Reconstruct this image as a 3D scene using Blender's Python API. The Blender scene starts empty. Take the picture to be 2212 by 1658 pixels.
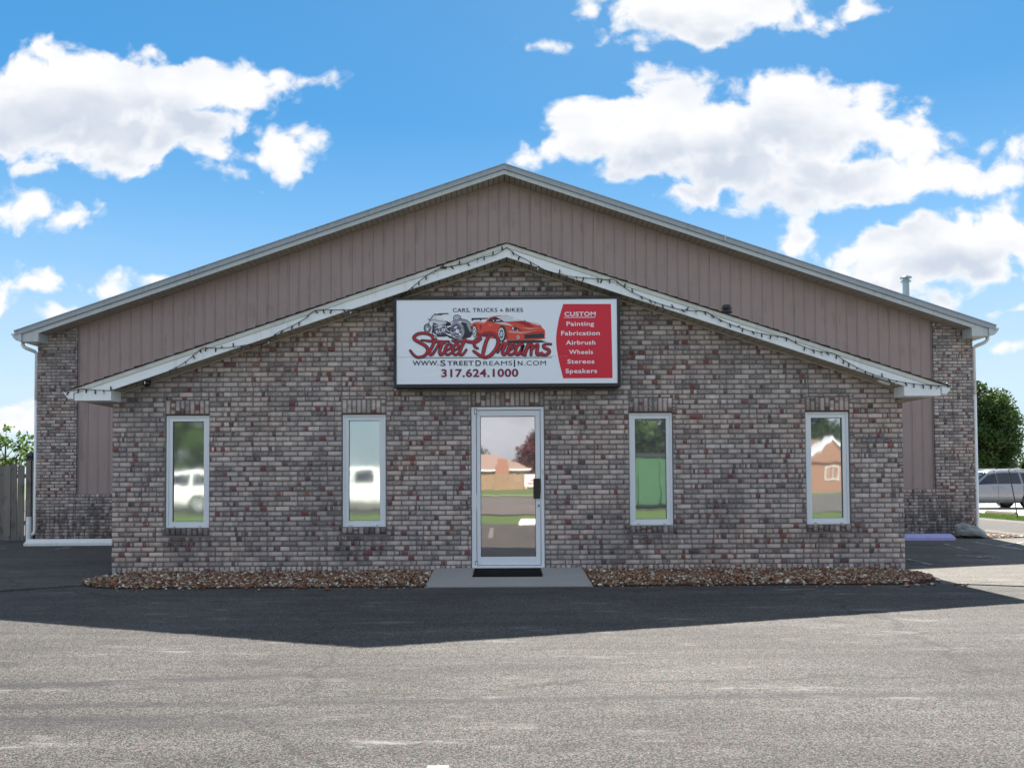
import bpy, bmesh, math, random
import numpy as np
from mathutils import Matrix, Vector
random.seed(7); rng = np.random.default_rng(11)
R = math.radians
scene = bpy.context.scene
col = scene.collection

# ------------------------------------------------------------------ camera
cam_d = bpy.data.cameras.new('camera'); cam = bpy.data.objects.new('camera', cam_d); col.objects.link(cam)
cam_d.sensor_fit = 'HORIZONTAL'; cam_d.sensor_width = 36.0
cam_d.lens = 36.0 * 1670.0 / 2212.0
cam_d.shift_x = 0.0095; cam_d.shift_y = 0.0723
cam_d.clip_start = 0.05; cam_d.clip_end = 3000
cam.matrix_world = Matrix.Translation((-0.075, -10.5, 1.26)) @ Matrix.Rotation(R(90 + 1.59), 4, 'X') @ Matrix.Rotation(R(-0.33), 4, 'Z')
scene.camera = cam

# ------------------------------------------------------------------ colour management
scene.view_settings.view_transform = 'Standard'; scene.view_settings.look = 'None'
scene.view_settings.exposure = 1.8; scene.view_settings.gamma = 1.0
scene.view_settings.use_curve_mapping = False

scene.cycles.max_bounces = 6; scene.cycles.diffuse_bounces = 3; scene.cycles.glossy_bounces = 3

# ------------------------------------------------------------------ sun
SUN_V = Vector((0.255, 0.985, 1.0)).normalized()
SUN_EL = math.asin(SUN_V.z); SUN_AZ = math.atan2(SUN_V.x, SUN_V.y)
sun_d = bpy.data.lights.new('sun', 'SUN'); sun = bpy.data.objects.new('sun', sun_d); col.objects.link(sun)
sun_d.energy = 5.0; sun_d.angle = R(0.5); sun_d.color = (1.0, 0.94, 0.85)
sun.rotation_euler = SUN_V.to_track_quat('Z', 'Y').to_euler(); sun.location = (10, 40, 60)

# ------------------------------------------------------------------ node helper
class G:
    def __init__(s, tree): s.t = tree; s.n = tree.nodes; s.l = tree.links
    def set(s, sock, v):
        if v is None: return
        if isinstance(v, bpy.types.NodeSocket): s.l.new(v, sock)
        elif isinstance(v, (tuple, list)) and sock.type == 'RGBA' and len(v) == 3: sock.default_value = (*v, 1)
        else: sock.default_value = v
    def add(s, typ, ins=None, **props):
        nd = s.n.new(typ)
        for k, v in props.items(): setattr(nd, k, v)
        for k, v in (ins or {}).items(): s.set(nd.inputs[k], v)
        return nd
    def m(s, op, a, b=None, c=None, clamp=False):
        nd = s.n.new('ShaderNodeMath'); nd.operation = op; nd.use_clamp = clamp
        for i, v in enumerate((a, b, c)):
            if v is not None: s.set(nd.inputs[i], v)
        return nd.outputs[0]
    def vm(s, op, a, b=None, out=0):
        nd = s.n.new('ShaderNodeVectorMath'); nd.operation = op
        s.set(nd.inputs[0], a)
        if b is not None: s.set(nd.inputs[1], b)
        return nd.outputs['Value'] if op in ('DOT_PRODUCT', 'LENGTH') else nd.outputs[0]
    def mix(s, f, a, b, blend='MIX'):
        nd = s.n.new('ShaderNodeMix'); nd.data_type = 'RGBA'; nd.blend_type = blend
        s.set(nd.inputs['Factor'], f); s.set(nd.inputs[6], a); s.set(nd.inputs[7], b)
        return nd.outputs[2]
    def ramp(s, f, stops, interp='LINEAR'):
        nd = s.n.new('ShaderNodeValToRGB'); e = nd.color_ramp.elements; nd.color_ramp.interpolation = interp
        while len(e) < len(stops): e.new(0.5)
        for i, (p, c) in enumerate(stops):
            e[i].position = p
            if not isinstance(c, (tuple, list)): c = (c, c, c)
            e[i].color = (*c, 1)
        s.set(nd.inputs[0], f); return nd.outputs[0]
    def noise(s, vec, scale, detail=4, rough=.55, dist=0.0, dim='3D', out='Fac', w=None):
        nd = s.add('ShaderNodeTexNoise', noise_dimensions=dim)
        if vec is not None: s.set(nd.inputs['Vector'], vec)
        s.set(nd.inputs['Scale'], scale); s.set(nd.inputs['Detail'], detail); s.set(nd.inputs['Roughness'], rough); s.set(nd.inputs['Distortion'], dist)
        if w is not None: s.set(nd.inputs['W'], w)
        return nd.outputs[out]
    def step(s, v, a, b):
        nd = s.n.new('ShaderNodeMapRange'); nd.interpolation_type = 'SMOOTHSTEP'
        s.set(nd.inputs[0], v); nd.inputs[1].default_value = a; nd.inputs[2].default_value = b
        return nd.outputs[0]
    def scale(s, v, sc): return s.vm('MULTIPLY', v, sc)

# ------------------------------------------------------------------ world: Nishita sky with cumulus clouds fixed to sky directions
SKY = 0.10
CW = 0.296 / SKY          # sunlit cloud white
world = bpy.data.worlds.new('World'); scene.world = world; world.use_nodes = True
w = G(world.node_tree); w.n.clear()
sky = w.add('ShaderNodeTexSky'); sky.sky_type = 'NISHITA'; sky.sun_disc = False
sky.sun_elevation = SUN_EL; sky.sun_rotation = SUN_AZ; sky.altitude = 200; sky.air_density = 1.0; sky.dust_density = 0.6; sky.ozone_density = 2.5
BLOBS = [(-0.547, 0.51, 0.156, 0.057), (-0.389, 0.469, 0.072, 0.031), (-0.449, 0.439, 0.066, 0.023), (-0.456, 0.516, 0.15, 0.039), (-0.619, 0.48, 0.12, 0.054), (-0.352, 0.515, 0.084, 0.031), (-0.516, 0.455, 0.108, 0.039), (-0.59, 0.56, 0.042, 0.021), (-0.468, 0.562, 0.036, 0.015), (-0.503, 0.427, 0.084, 0.019), (-0.255, 0.527, 0.022, 0.009), (-0.298, 0.527, 0.036, 0.015), (-0.376, 0.431, 0.028, 0.019), (-0.279, 0.423, 0.04, 0.033), (-0.254, 0.435, 0.022, 0.017), (-0.358, 0.403, 0.019, 0.006), (-0.597, 0.412, 0.027, 0.01), (-0.618, 0.36, 0.033, 0.022), (-0.545, 0.358, 0.022, 0.017), (-0.58, 0.342, 0.016, 0.013), (-0.648, 0.358, 0.024, 0.018), (-0.623, 0.26, 0.053, 0.023), (-0.653, 0.242, 0.036, 0.027), (-0.502, 0.253, 0.037, 0.014), (-0.454, 0.263, 0.018, 0.005), (-0.574, 0.222, 0.039, 0.011), (-0.645, 0.082, 0.072, 0.023), (0.286, 0.613, 0.129, 0.037), (0.226, 0.62, 0.084, 0.04), (0.372, 0.607, 0.051, 0.029), (0.123, 0.616, 0.016, 0.014), (0.192, 0.577, 0.024, 0.013), (0.268, 0.579, 0.054, 0.018), (0.476, 0.612, 0.02, 0.013), (0.055, 0.573, 0.026, 0.004), (0.221, 0.503, 0.057, 0.035), (0.133, 0.451, 0.072, 0.041), (0.254, 0.45, 0.138, 0.051), (0.37, 0.492, 0.072, 0.041), (0.327, 0.48, 0.066, 0.03), (0.406, 0.462, 0.114, 0.051), (0.482, 0.499, 0.048, 0.022), (0.527, 0.442, 0.063, 0.037), (0.06, 0.427, 0.045, 0.022), (0.097, 0.476, 0.018, 0.017), (0.193, 0.417, 0.078, 0.027), (0.314, 0.407, 0.126, 0.033), (0.253, 0.368, 0.045, 0.02), (0.386, 0.367, 0.078, 0.025), (0.465, 0.391, 0.138, 0.036), (0.586, 0.396, 0.078, 0.025), (0.653, 0.398, 0.048, 0.023), (0.669, 0.429, 0.028, 0.018), (0.584, 0.302, 0.132, 0.042), (0.445, 0.266, 0.036, 0.016), (0.625, 0.265, 0.054, 0.024), (0.645, 0.32, 0.066, 0.028), (0.523, 0.281, 0.096, 0.033), (0.379, 0.314, 0.026, 0.02), (0.486, 0.249, 0.066, 0.016), (0.577, 0.235, 0.043, 0.018), (0.649, 0.256, 0.034, 0.01), (0.674, 0.289, 0.054, 0.03), (0.666, 0.209, 0.054, 0.007), (0.653, 0.17, 0.034, 0.005)]
def field_group(blobs):
    t = bpy.data.node_groups.new('cloud_field', 'ShaderNodeTree')
    t.interface.new_socket('P', in_out='INPUT', socket_type='NodeSocketVector')
    t.interface.new_socket('F', in_out='OUTPUT', socket_type='NodeSocketFloat')
    g = G(t); i = g.add('NodeGroupInput'); o = g.add('NodeGroupOutput'); cur = None
    for (u, v, ru, rv) in blobs:
        d = g.vm('MULTIPLY', g.vm('SUBTRACT', i.outputs[0], (u, v, 0)), (1 / ru, 1 / rv, 0))
        q = g.vm('LENGTH', d)
        q = g.m('MULTIPLY', g.m('SUBTRACT', q, 1.0), math.sqrt(ru * rv))
        cur = q if cur is None else g.m('SMOOTH_MIN', cur, q, 0.018)
    g.l.new(g.m('MULTIPLY', cur, -1.0), o.inputs[0]); return t
fg = field_group(BLOBS); fg_big = field_group([q for q in BLOBS if q[2] * q[3] > .0028])
geo = w.add('ShaderNodeTexCoord'); dirv = geo.outputs['Generated']
sx = w.add('ShaderNodeSeparateXYZ', {0: dirv})
yy = w.m('MAXIMUM', w.m('ABSOLUTE', sx.outputs[1]), 0.02)
P = w.add('ShaderNodeCombineXYZ', {0: w.m('DIVIDE', sx.outputs[0], yy), 1: w.m('DIVIDE', sx.outputs[2], yy), 2: w.m('MULTIPLY', sx.outputs[1], 2.0)}).outputs[0]
warp = w.vm('MULTIPLY', w.vm('SUBTRACT', w.add('ShaderNodeTexNoise', {'Vector': P, 'Scale': 9.0, 'Detail': 3, 'Roughness': .5}).outputs['Color'], (.5, .5, .5)), (.060, .04, 0))
P1 = w.vm('ADD', P, warp)
def bl(scale, k):
    vo = w.add('ShaderNodeTexVoronoi', {'Vector': w.scale(P1, (1, 1.15, .2)), 'Scale': scale}); vo.feature = 'SMOOTH_F1'
    vo.inputs['Smoothness'].default_value = .25
    return w.m('MULTIPLY', w.m('SUBTRACT', .42, vo.outputs['Distance']), k)
fb = w.noise(w.scale(P1, (1, 1.25, .2)), 26, 9, .62)
disp = w.m('ADD', w.m('MULTIPLY', w.m('SUBTRACT', fb, .5), .060), w.m('ADD', bl(19, .038), w.m('ADD', bl(44, .019), bl(100, .007))))
def field(p, grp=fg):
    nd = w.n.new('ShaderNodeGroup'); nd.node_tree = grp; w.l.new(p, nd.inputs[0]); return nd.outputs[0]
f0 = field(P1)
# sky outside the view: mostly cloud, with added brightness as fill light
gnz = w.noise(w.scale(dirv, (1, 1, 1.7)), 2.6, 7, .58, .4)
rest = w.m('MAXIMUM', w.step(sx.outputs[1], .58, .25), w.step(sx.outputs[2], .63, .76))
ga = w.m('MULTIPLY', w.step(gnz, .36, .56), rest)
gcol = w.ramp(w.noise(w.scale(dirv, (1, 1, 2.2)), 5.0, 6, .6), [(.3, (CW * .68, CW * .77, CW * .92)), (.62, (CW * 1.14, CW * 1.23, CW * 1.38))])
f_all = f0
dens = w.m('ADD', w.m('ADD', f_all, .012), disp)
alpha = w.m('POWER', w.step(dens, -.002, 0.025), 1.1)
f1 = field(w.vm('ADD', P1, (0.004, 0.050, 0)), fg_big)
f2 = w.m('ADD', f1, w.m('MULTIPLY', disp, .35))
grey = w.m('MULTIPLY', w.step(f2, -.022, .040), w.step(dens, .006, .055))
rough_l = w.m('MULTIPLY_ADD', w.m('SUBTRACT', fb, .5), .9, .0)
soft_l = w.m('MULTIPLY', w.m('SUBTRACT', w.noise(w.scale(P1, (1, 1.7, .2)), 11, 3, .5), .5), 1.5)
cl_v = w.m('ADD', w.m('MULTIPLY', grey, .92), w.m('ADD', w.m('MULTIPLY', rough_l, -.45), w.m('MULTIPLY', soft_l, w.step(dens, .004, .03))), clamp=True)
ccol = w.mix(cl_v, (CW * 1.0, CW * 1.0, CW * 1.01), (CW * .64, CW * .70, CW * .80))
# thin haze veil towards the horizon
lum = w.add('ShaderNodeRGBToBW', {0: sky.outputs[0]}).outputs[0]
soft = w.m('DIVIDE', 1.0, w.m('MULTIPLY_ADD', lum, .16, 1.0))                 # roll the glow round the sun off
nish = w.mix(1.0, sky.outputs[0], w.add('ShaderNodeCombineXYZ', {0: w.m('MULTIPLY', soft, .51), 1: w.m('MULTIPLY', soft, .73), 2: w.m('MULTIPLY', soft, .93)}).outputs[0], 'MULTIPLY')
el = w.m('MAXIMUM', sx.outputs[2], 0.0)
blue = w.ramp(el, [(0, (.26, .31, .33)), (.10, (.215, .288, .330)), (.24, (.092, .198, .306)), (.42, (.018, .112, .232)), (.7, (.012, .080, .18)), (1, (.010, .06, .15))])
blue = w.mix(1.0, blue, (.87 / SKY, .87 / SKY, .87 / SKY), 'MULTIPLY')
skyc = w.mix(.78, nish, blue)
# thin haze veil towards the horizon
vz = w.m('MULTIPLY', w.step(sx.outputs[2], .34, .02), w.m('MULTIPLY', w.noise(w.scale(dirv, (2, 2, 9)), 3, 5, .6), .95))
skyc = w.mix(vz, skyc, (CW * .72, CW * .84, CW * .94))
# the cloud field is only evaluated for the part of the sky that holds these clouds
ps = w.add('ShaderNodeSeparateXYZ', {0: P})
inwin = w.m('MULTIPLY', w.m('MULTIPLY', w.m('LESS_THAN', w.m('ABSOLUTE', ps.outputs[0]), 1.1), w.m('LESS_THAN', ps.outputs[1], .8)), w.m('GREATER_THAN', sx.outputs[1], .0))
bg = w.add('ShaderNodeBackground', {'Color': w.mix(w.m('MULTIPLY', alpha, .97), skyc, ccol), 'Strength': SKY})
bg2 = w.add('ShaderNodeBackground', {'Color': w.mix(w.m('MULTIPLY', ga, .94), skyc, gcol), 'Strength': SKY})
msh_ = w.add('ShaderNodeMixShader', {0: inwin, 1: bg2.outputs[0], 2: bg.outputs[0]})
w.l.new(msh_.outputs[0], w.add('ShaderNodeOutputWorld').inputs[0])
world.cycles.sampling_method = 'MANUAL'; world.cycles.sample_map_resolution = 512

# ------------------------------------------------------------------ materials
def new_mat(name):
    m = bpy.data.materials.new(name); m.use_nodes = True; g = G(m.node_tree); g.n.clear()
    b = g.add('ShaderNodeBsdfPrincipled'); o = g.add('ShaderNodeOutputMaterial'); g.l.new(b.outputs[0], o.inputs[0])
    g.pos = g.add('ShaderNodeNewGeometry').outputs['Position']
    return m, g, b
def bump(g, b, h, strength=.3, dist=.01):
    nd = g.add('ShaderNodeBump', {'Height': h, 'Strength': strength, 'Distance': dist}); g.l.new(nd.outputs[0], b.inputs['Normal']); return nd
def paint(name, c, rough=.5, var=.12, nscale=6, metal=0, spec=.4, bmp=.15, fine=90, grime=0):
    """a plain coating with uneven tone, fine grain and relief"""
    m, g, b = new_mat(name)
    n = g.noise(g.pos, nscale, 6, .65); n2 = g.noise(g.pos, fine, 3, .6)
    k = g.m('ADD', g.m('MULTIPLY', g.m('SUBTRACT', n, .5), var * 2), g.m('MULTIPLY', g.m('SUBTRACT', n2, .5), var))
    c2 = g.mix(1.0, c, g.add('ShaderNodeCombineXYZ', {0: g.m('ADD', 1, k), 1: g.m('ADD', 1, k), 2: g.m('ADD', 1, g.m('MULTIPLY', k, 1.1))}).outputs[0], 'MULTIPLY')
    if grime:      # rain runs and dust
        gr = g.noise(g.scale(g.pos, (9, 9, .7)), 1.6, 6, .65); gb_ = g.noise(g.pos, 2.2, 5, .6)
        c2 = g.mix(g.m('MULTIPLY', g.m('MULTIPLY', g.step(gr, .48, .70), g.step(gb_, .40, .60)), grime), c2, tuple(x * .45 for x in c))
    g.set(b.inputs['Base Color'], c2); b.inputs['Metallic'].default_value = metal
    g.set(b.inputs['Roughness'], g.m('MULTIPLY_ADD', g.m('SUBTRACT', n, .5), .25, rough, clamp=True)); b.inputs['Specular IOR Level'].default_value = spec
    if bmp: bump(g, b, n2, bmp, .003)
    return m

def brick_mat():
    m, g, b = new_mat('tumbled_brick')
    sd = g.add('ShaderNodeAttribute', attribute_name='seed').outputs['Fac']
    oi = g.add('ShaderNodeObjectInfo')
    seed = g.m('ADD', sd, g.m('MULTIPLY', oi.outputs['Random'], 91.7))
    uv = g.add('ShaderNodeSeparateXYZ', {0: g.add('ShaderNodeUVMap', uv_map='face').outputs[0]})
    u, v = uv.outputs[0], uv.outputs[1]
    wn = lambda k: g.add('ShaderNodeTexWhiteNoise', {'W': g.m('MULTIPLY_ADD', seed, 1.0, k)}, noise_dimensions='1D').outputs['Value']
    def base(r): return g.ramp(r, [(0, (0.125, 0.103, 0.102)), (.16, (0.227, 0.189, 0.180)), (.34, (0.330, 0.277, 0.255)), (.55, (0.403, 0.338, 0.305)), (.75, (0.440, 0.354, 0.314)), (.9, (0.492, 0.420, 0.381)), (1, (0.542, 0.463, 0.426))])
    c = base(wn(.3))
    # part of a brick keeps the colour of the clay: red, near black, rust
    nz = g.noise(g.pos, 30, 3, .6)
    cell = g.m('FLOOR', g.m('ADD', g.m('MULTIPLY', u, g.m('MULTIPLY_ADD', wn(4.4), 2.2, 2.2)), g.m('MULTIPLY', g.m('SUBTRACT', nz, .5), .55)))
    r1 = g.add('ShaderNodeTexWhiteNoise', {'Vector': g.add('ShaderNodeCombineXYZ', {0: cell, 1: seed, 2: 3.3}).outputs[0]}, noise_dimensions='3D')
    chunk = r1.outputs['Value']; cc = g.add('ShaderNodeSeparateColor', {0: r1.outputs['Color']})
    clay = g.ramp(cc.outputs[1], [(0, (.155, .022, .018)), (.32, (.11, .022, .025)), (.5, (.17, .05, .028)), (.58, (.052, .042, .05)), (.82, (.03, .028, .033)), (.9, (.13, .11, .115))], 'CONSTANT')
    tone = g.ramp(cc.outputs[2], [(0, .62), (.3, .92), (.6, 1.02), (1, 1.16)])
    c = g.mix(1.0, c, tone, 'MULTIPLY')
    # whitish slurry left in blotches and squiggles, worn off the arrises
    sq = g.noise(g.pos, 46, 5, .7, 1.6)
    wash = g.step(sq, .44, .60)
    edge = g.m('MULTIPLY', g.m('MULTIPLY', g.step(u, .0, .07), g.step(u, 1.0, .93)), g.m('MULTIPLY', g.step(v, 0.0, .26), g.step(v, 1.0, .74)))
    edge = g.m('MULTIPLY', edge, 1.0)
    c = g.mix(g.m('MULTIPLY', wash, g.m('MULTIPLY', edge, g.m('MULTIPLY_ADD', wn(9.1), .5, .25))), c, (.55, .53, .515))
    c = g.mix(g.m('MULTIPLY', g.m('SUBTRACT', 1, edge), .45), c, (.135, .12, .12))
    dk = g.m('MULTIPLY', g.step(g.noise(g.pos, 75, 4, .7, 1.0), .58, .70), .55)
    c = g.mix(dk, c, (.12, .108, .108))
    isclay = g.m('GREATER_THAN', chunk, .905)
    c = g.mix(g.m('MULTIPLY', isclay, .9), c, g.mix(g.m('MULTIPLY', wash, .22), clay, (.30, .27, .26)))
    # broad weathering of the wall: sooty rain stains
    st = g.noise(g.scale(g.pos, (1.0, 1.0, .55)), 1.1, 5, .6)
    c = g.mix(g.m('MULTIPLY', g.step(st, .48, .66), .30), c, (.09, .082, .085))
    wm = g.noise(g.scale(g.pos, (.4, .4, 1.0)), 1.3, 2, .5)
    c = g.mix(g.m('MULTIPLY', g.step(wm, .46, .64), .5), c, g.mix(1.0, c, (1.14, 1.0, .88), 'MULTIPLY'))
    # soot and damp: runs below the sills, the foot of the hall wall
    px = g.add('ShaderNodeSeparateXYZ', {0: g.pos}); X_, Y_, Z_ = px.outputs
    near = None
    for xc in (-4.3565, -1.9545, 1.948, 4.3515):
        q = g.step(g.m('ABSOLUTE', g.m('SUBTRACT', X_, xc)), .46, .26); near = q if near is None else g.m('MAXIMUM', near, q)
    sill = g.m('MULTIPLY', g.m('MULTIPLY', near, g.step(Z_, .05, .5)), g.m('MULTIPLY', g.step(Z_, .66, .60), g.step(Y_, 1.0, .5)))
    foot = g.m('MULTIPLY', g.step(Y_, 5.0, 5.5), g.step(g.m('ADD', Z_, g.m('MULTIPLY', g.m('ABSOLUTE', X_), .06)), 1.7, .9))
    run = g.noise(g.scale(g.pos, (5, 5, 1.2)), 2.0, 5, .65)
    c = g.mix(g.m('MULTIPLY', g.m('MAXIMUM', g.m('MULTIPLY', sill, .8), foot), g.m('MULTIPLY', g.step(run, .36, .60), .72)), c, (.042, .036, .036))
    g.set(b.inputs['Base Color'], c); b.inputs['Roughness'].default_value = .88; b.inputs['Specular IOR Level'].default_value = .25
    bump(g, b, g.m('ADD', sq, g.m('MULTIPLY', g.noise(g.pos, 150, 3, .6), .6)), .55, .006)
    return m
def mortar_mat():
    m, g, b = new_mat('grey_mortar')
    n = g.noise(g.pos, 5, 6, .6); n2 = g.noise(g.pos, 160, 3, .6)
    c = g.mix(n, (.13, .119, .117), (.215, .198, .194)); c = g.mix(g.m('MULTIPLY', n2, .4), c, (.2, .195, .19))
    g.set(b.inputs['Base Color'], c); b.inputs['Roughness'].default_value = .95; bump(g, b, n2, .5, .004); return m
def asphalt_mat(name, lo, hi, tint, wear=.5, marks=False):
    m, g, b = new_mat(name)
    vo = g.add('ShaderNodeTexVoronoi', {'Vector': g.pos, 'Scale': 125.0}); vo2 = g.add('ShaderNodeTexVoronoi', {'Vector': g.pos, 'Scale': 215.0})
    s1 = g.add('ShaderNodeSeparateColor', {0: vo.outputs['Color']}); s2 = g.add('ShaderNodeSeparateColor', {0: vo2.outputs['Color']})
    r = g.m('MULTIPLY_ADD', s1.outputs[0], .55, g.m('MULTIPLY', s2.outputs[1], .45))
    stone = g.ramp(r, [(0.10, lo * .35), (.34, lo * 1.1), (.58, (lo + hi) * .5), (.82, hi * .95), (1, hi * 1.3)])
    gap = g.step(vo.outputs['Distance'], .42, .80)
    c = g.mix(g.m('MULTIPLY', gap, .75), stone, (lo * .4,) * 3)
    c = g.mix(1.0, c, tint, 'MULTIPLY')
    # hue of single stones
    c = g.mix(g.m('MULTIPLY', g.m('GREATER_THAN', s1.outputs[2], .93), .35), c, (.22, .13, .10))
    big = g.noise(g.scale(g.pos, (.55, 1.0, 1)), .7, 5, .6)
    c = g.mix(1.0, c, g.ramp(big, [(.3, .78), (.5, 1.0), (.7, 1.16)]), 'MULTIPLY')
    lng = g.noise(g.scale(g.pos, (.30, 2.6, 1)), 1.5, 5, .65)
    c = g.mix(1.0, c, g.ramp(lng, [(.34, .80), (.5, 1.0), (.66, 1.12)]), 'MULTIPLY')
    # pale streaks of dust and worn binder
    stv = g.noise(g.vm('ADD', g.scale(g.pos, (.8, 3.4, 1)), (3, 8, 0)), 1.5, 8, .72)
    blot = g.noise(g.pos, .9, 3, .5)
    sk = g.m('MULTIPLY', g.step(stv, .53, .72), g.step(blot, .40, .58))
    c = g.mix(g.m('MULTIPLY', sk, wear), c, (.255, .248, .235))
    oil = g.m('MULTIPLY', g.step(g.noise(g.scale(g.pos, (.8, 1.5, 1)), 1.9, 4, .6), .60, .70), .45)
    c = g.mix(oil, c, (.028, .027, .027))
    ck = g.add('ShaderNodeTexVoronoi', {'Vector': g.vm('ADD', g.scale(g.pos, (.5, .8, 1)), g.vm('MULTIPLY', g.add('ShaderNodeTexNoise', {'Vector': g.pos, 'Scale': 1.7, 'Detail': 5}).outputs['Color'], (.5, .5, 0))), 'Scale': .30}); ck.feature = 'DISTANCE_TO_EDGE'
    c = g.mix(g.m('MULTIPLY', g.step(ck.outputs['Distance'], .006, .0015), .38), c, (.02, .02, .02))
    if marks:
        px = g.add('ShaderNodeSeparateXYZ', {0: g.pos})
        wob = g.m('MULTIPLY', g.noise(g.pos, 1.2, 2, .5), .06)
        tot = None
        for (y0, sl, xr, st, wd) in ((-5.55, .115, -1.2, .95, .085), (-6.42, .03, -1.2, .75, .17), (-6.12, .03, 3.5, .6, .07), (-5.1, .02, 3.0, .25, .10)):
            d = g.m('SUBTRACT', px.outputs[1], g.m('ADD', g.m('MULTIPLY_ADD', g.m('ADD', px.outputs[0], 1.8), sl, y0), wob))
            band = g.step(g.m('ABSOLUTE', d), wd, wd * .45)
            grv = g.m('MULTIPLY_ADD', g.m('SINE', g.m('MULTIPLY', d, 240.0)), .3, .7)
            fade = g.m('MULTIPLY', g.step(px.outputs[0], xr + 1.6, xr - 1.2), g.step(g.noise(g.scale(g.pos, (.8, 3, 1)), 2, 4, .6), .28, .50))
            e = g.m('MULTIPLY', g.m('MULTIPLY', band, grv), g.m('MULTIPLY', fade, st))
            tot = e if tot is None else g.m('MAXIMUM', tot, e)
        c = g.mix(tot, c, (.03, .03, .034))
    g.set(b.inputs['Base Color'], c); b.inputs['Roughness'].default_value = .85; b.inputs['Specular IOR Level'].default_value = .14
    h = g.m('ADD', g.m('MULTIPLY', vo.outputs['Distance'], -1.0), g.m('MULTIPLY', vo2.outputs['Distance'], -.5))
    bump(g, b, h, .5, .007)
    return m
def leaf_mat(name, a, bcol, tr=.22):
    m, g, b = new_mat(name)
    at = g.add('ShaderNodeAttribute', attribute_name='tone').outputs['Fac']
    c = g.mix(at, a, bcol)
    g.set(b.inputs['Base Color'], c); b.inputs['Roughness'].default_value = .55; b.inputs['Specular IOR Level'].default_value = .3
    tl = g.add('ShaderNodeBsdfTranslucent', {'Color': g.mix(.5, c, (.10, .17, .02))})
    mx = g.add('ShaderNodeMixShader', {0: tr, 1: b.outputs[0], 2: tl.outputs[0]})
    out = [n for n in g.n if n.type == 'OUTPUT_MATERIAL'][0]; g.l.new(mx.outputs[0], out.inputs[0]); return m
def glass_mat(name, tint, warp=.012, scale=(1.2, 1.2, .7), rough=.022):
    """solar coated pane: a mirror of the street with a slightly wavy surface"""
    m, g, b = new_mat(name)
    g.set(b.inputs['Base Color'], tint); b.inputs['Metallic'].default_value = .86; b.inputs['Roughness'].default_value = rough
    h = g.noise(g.scale(g.pos, scale), 2.3, 2, .45)
    bump(g, b, h, 1.0, warp); return m
def attr_mat(name, rough=.8, attr='tone', stops=None, spec=.3, bscale=60):
    m, g, b = new_mat(name)
    at = g.add('ShaderNodeAttribute', attribute_name=attr).outputs['Fac']
    c = g.ramp(at, stops); n = g.noise(g.pos, bscale, 4, .6)
    c = g.mix(1.0, c, g.ramp(n, [(.3, .75), (.7, 1.2)]), 'MULTIPLY')
    g.set(b.inputs['Base Color'], c); b.inputs['Roughness'].default_value = rough; b.inputs['Specular IOR Level'].default_value = spec
    bump(g, b, n, .3, .004); return m
def wood_mat(name, a, c_, dark):
    m, g, b = new_mat(name)
    oi = g.add('ShaderNodeObjectInfo').outputs['Random']
    p = g.vm('ADD', g.pos, g.add('ShaderNodeCombineXYZ', {0: g.m('MULTIPLY', oi, 30), 1: 0, 2: g.m('MULTIPLY', oi, 17)}).outputs[0])
    n = g.noise(g.scale(p, (14, 14, .9)), 2.2, 6, .65, .6); n2 = g.noise(g.scale(p, (2, 2, .8)), 2.5, 4, .6)
    c = g.mix(n, a, c_); c = g.mix(g.m('MULTIPLY', g.step(n2, .50, .68), .75), c, dark)
    kn = g.noise(g.scale(p, (9, 9, 4)), 1.0, 2, .5); c = g.mix(g.step(kn, .70, .76), c, (.02, .014, .012))
    c = g.mix(1.0, c, g.ramp(oi, [(0, .72), (1, 1.2)]), 'MULTIPLY')
    g.set(b.inputs['Base Color'], c); b.inputs['Roughness'].default_value = .85; bump(g, b, n, .5, .004); return m
def grass_mat():
    m, g, b = new_mat('lawn_grass')
    n = g.noise(g.pos, 1.3, 6, .65); n2 = g.noise(g.pos, 40, 4, .7)
    c = g.mix(n, (.045, .10, .012), (.12, .17, .03)); c = g.mix(g.m('MULTIPLY', n2, .6), c, (.03, .065, .012))
    g.set(b.inputs['Base Color'], c); b.inputs['Roughness'].default_value = .8; bump(g, b, n2, .8, .03); return m
def concrete_mat(name, a, b_):
    m, g, b = new_mat(name)
    n = g.noise(g.pos, 1.6, 7, .68); n2 = g.noise(g.pos, 130, 4, .7); n3 = g.noise(g.scale(g.pos, (1, 3, 1)), 4, 5, .6)
    c = g.mix(n, a, b_); c = g.mix(g.m('MULTIPLY', g.step(n2, .5, .72), .4), c, tuple(x * .6 for x in a)); c = g.mix(g.m('MULTIPLY', g.step(n3, .55, .75), .35), c, tuple(x * .7 for x in a))
    g.set(b.inputs['Base Color'], c); b.inputs['Roughness'].default_value = .8; bump(g, b, n2, .4, .004); return m
def faded_paint_mat(name, c1, under):
    m, g, b = new_mat(name)
    n = g.noise(g.pos, 9, 7, .72); n2 = g.noise(g.pos, 95, 3, .6)
    k = g.step(g.m('ADD', n, g.m('MULTIPLY', n2, .35)), .56, .70)
    g.set(b.inputs['Base Color'], g.mix(k, c1, under)); b.inputs['Roughness'].default_value = .7; bump(g, b, n2, .4, .004); return m

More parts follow.
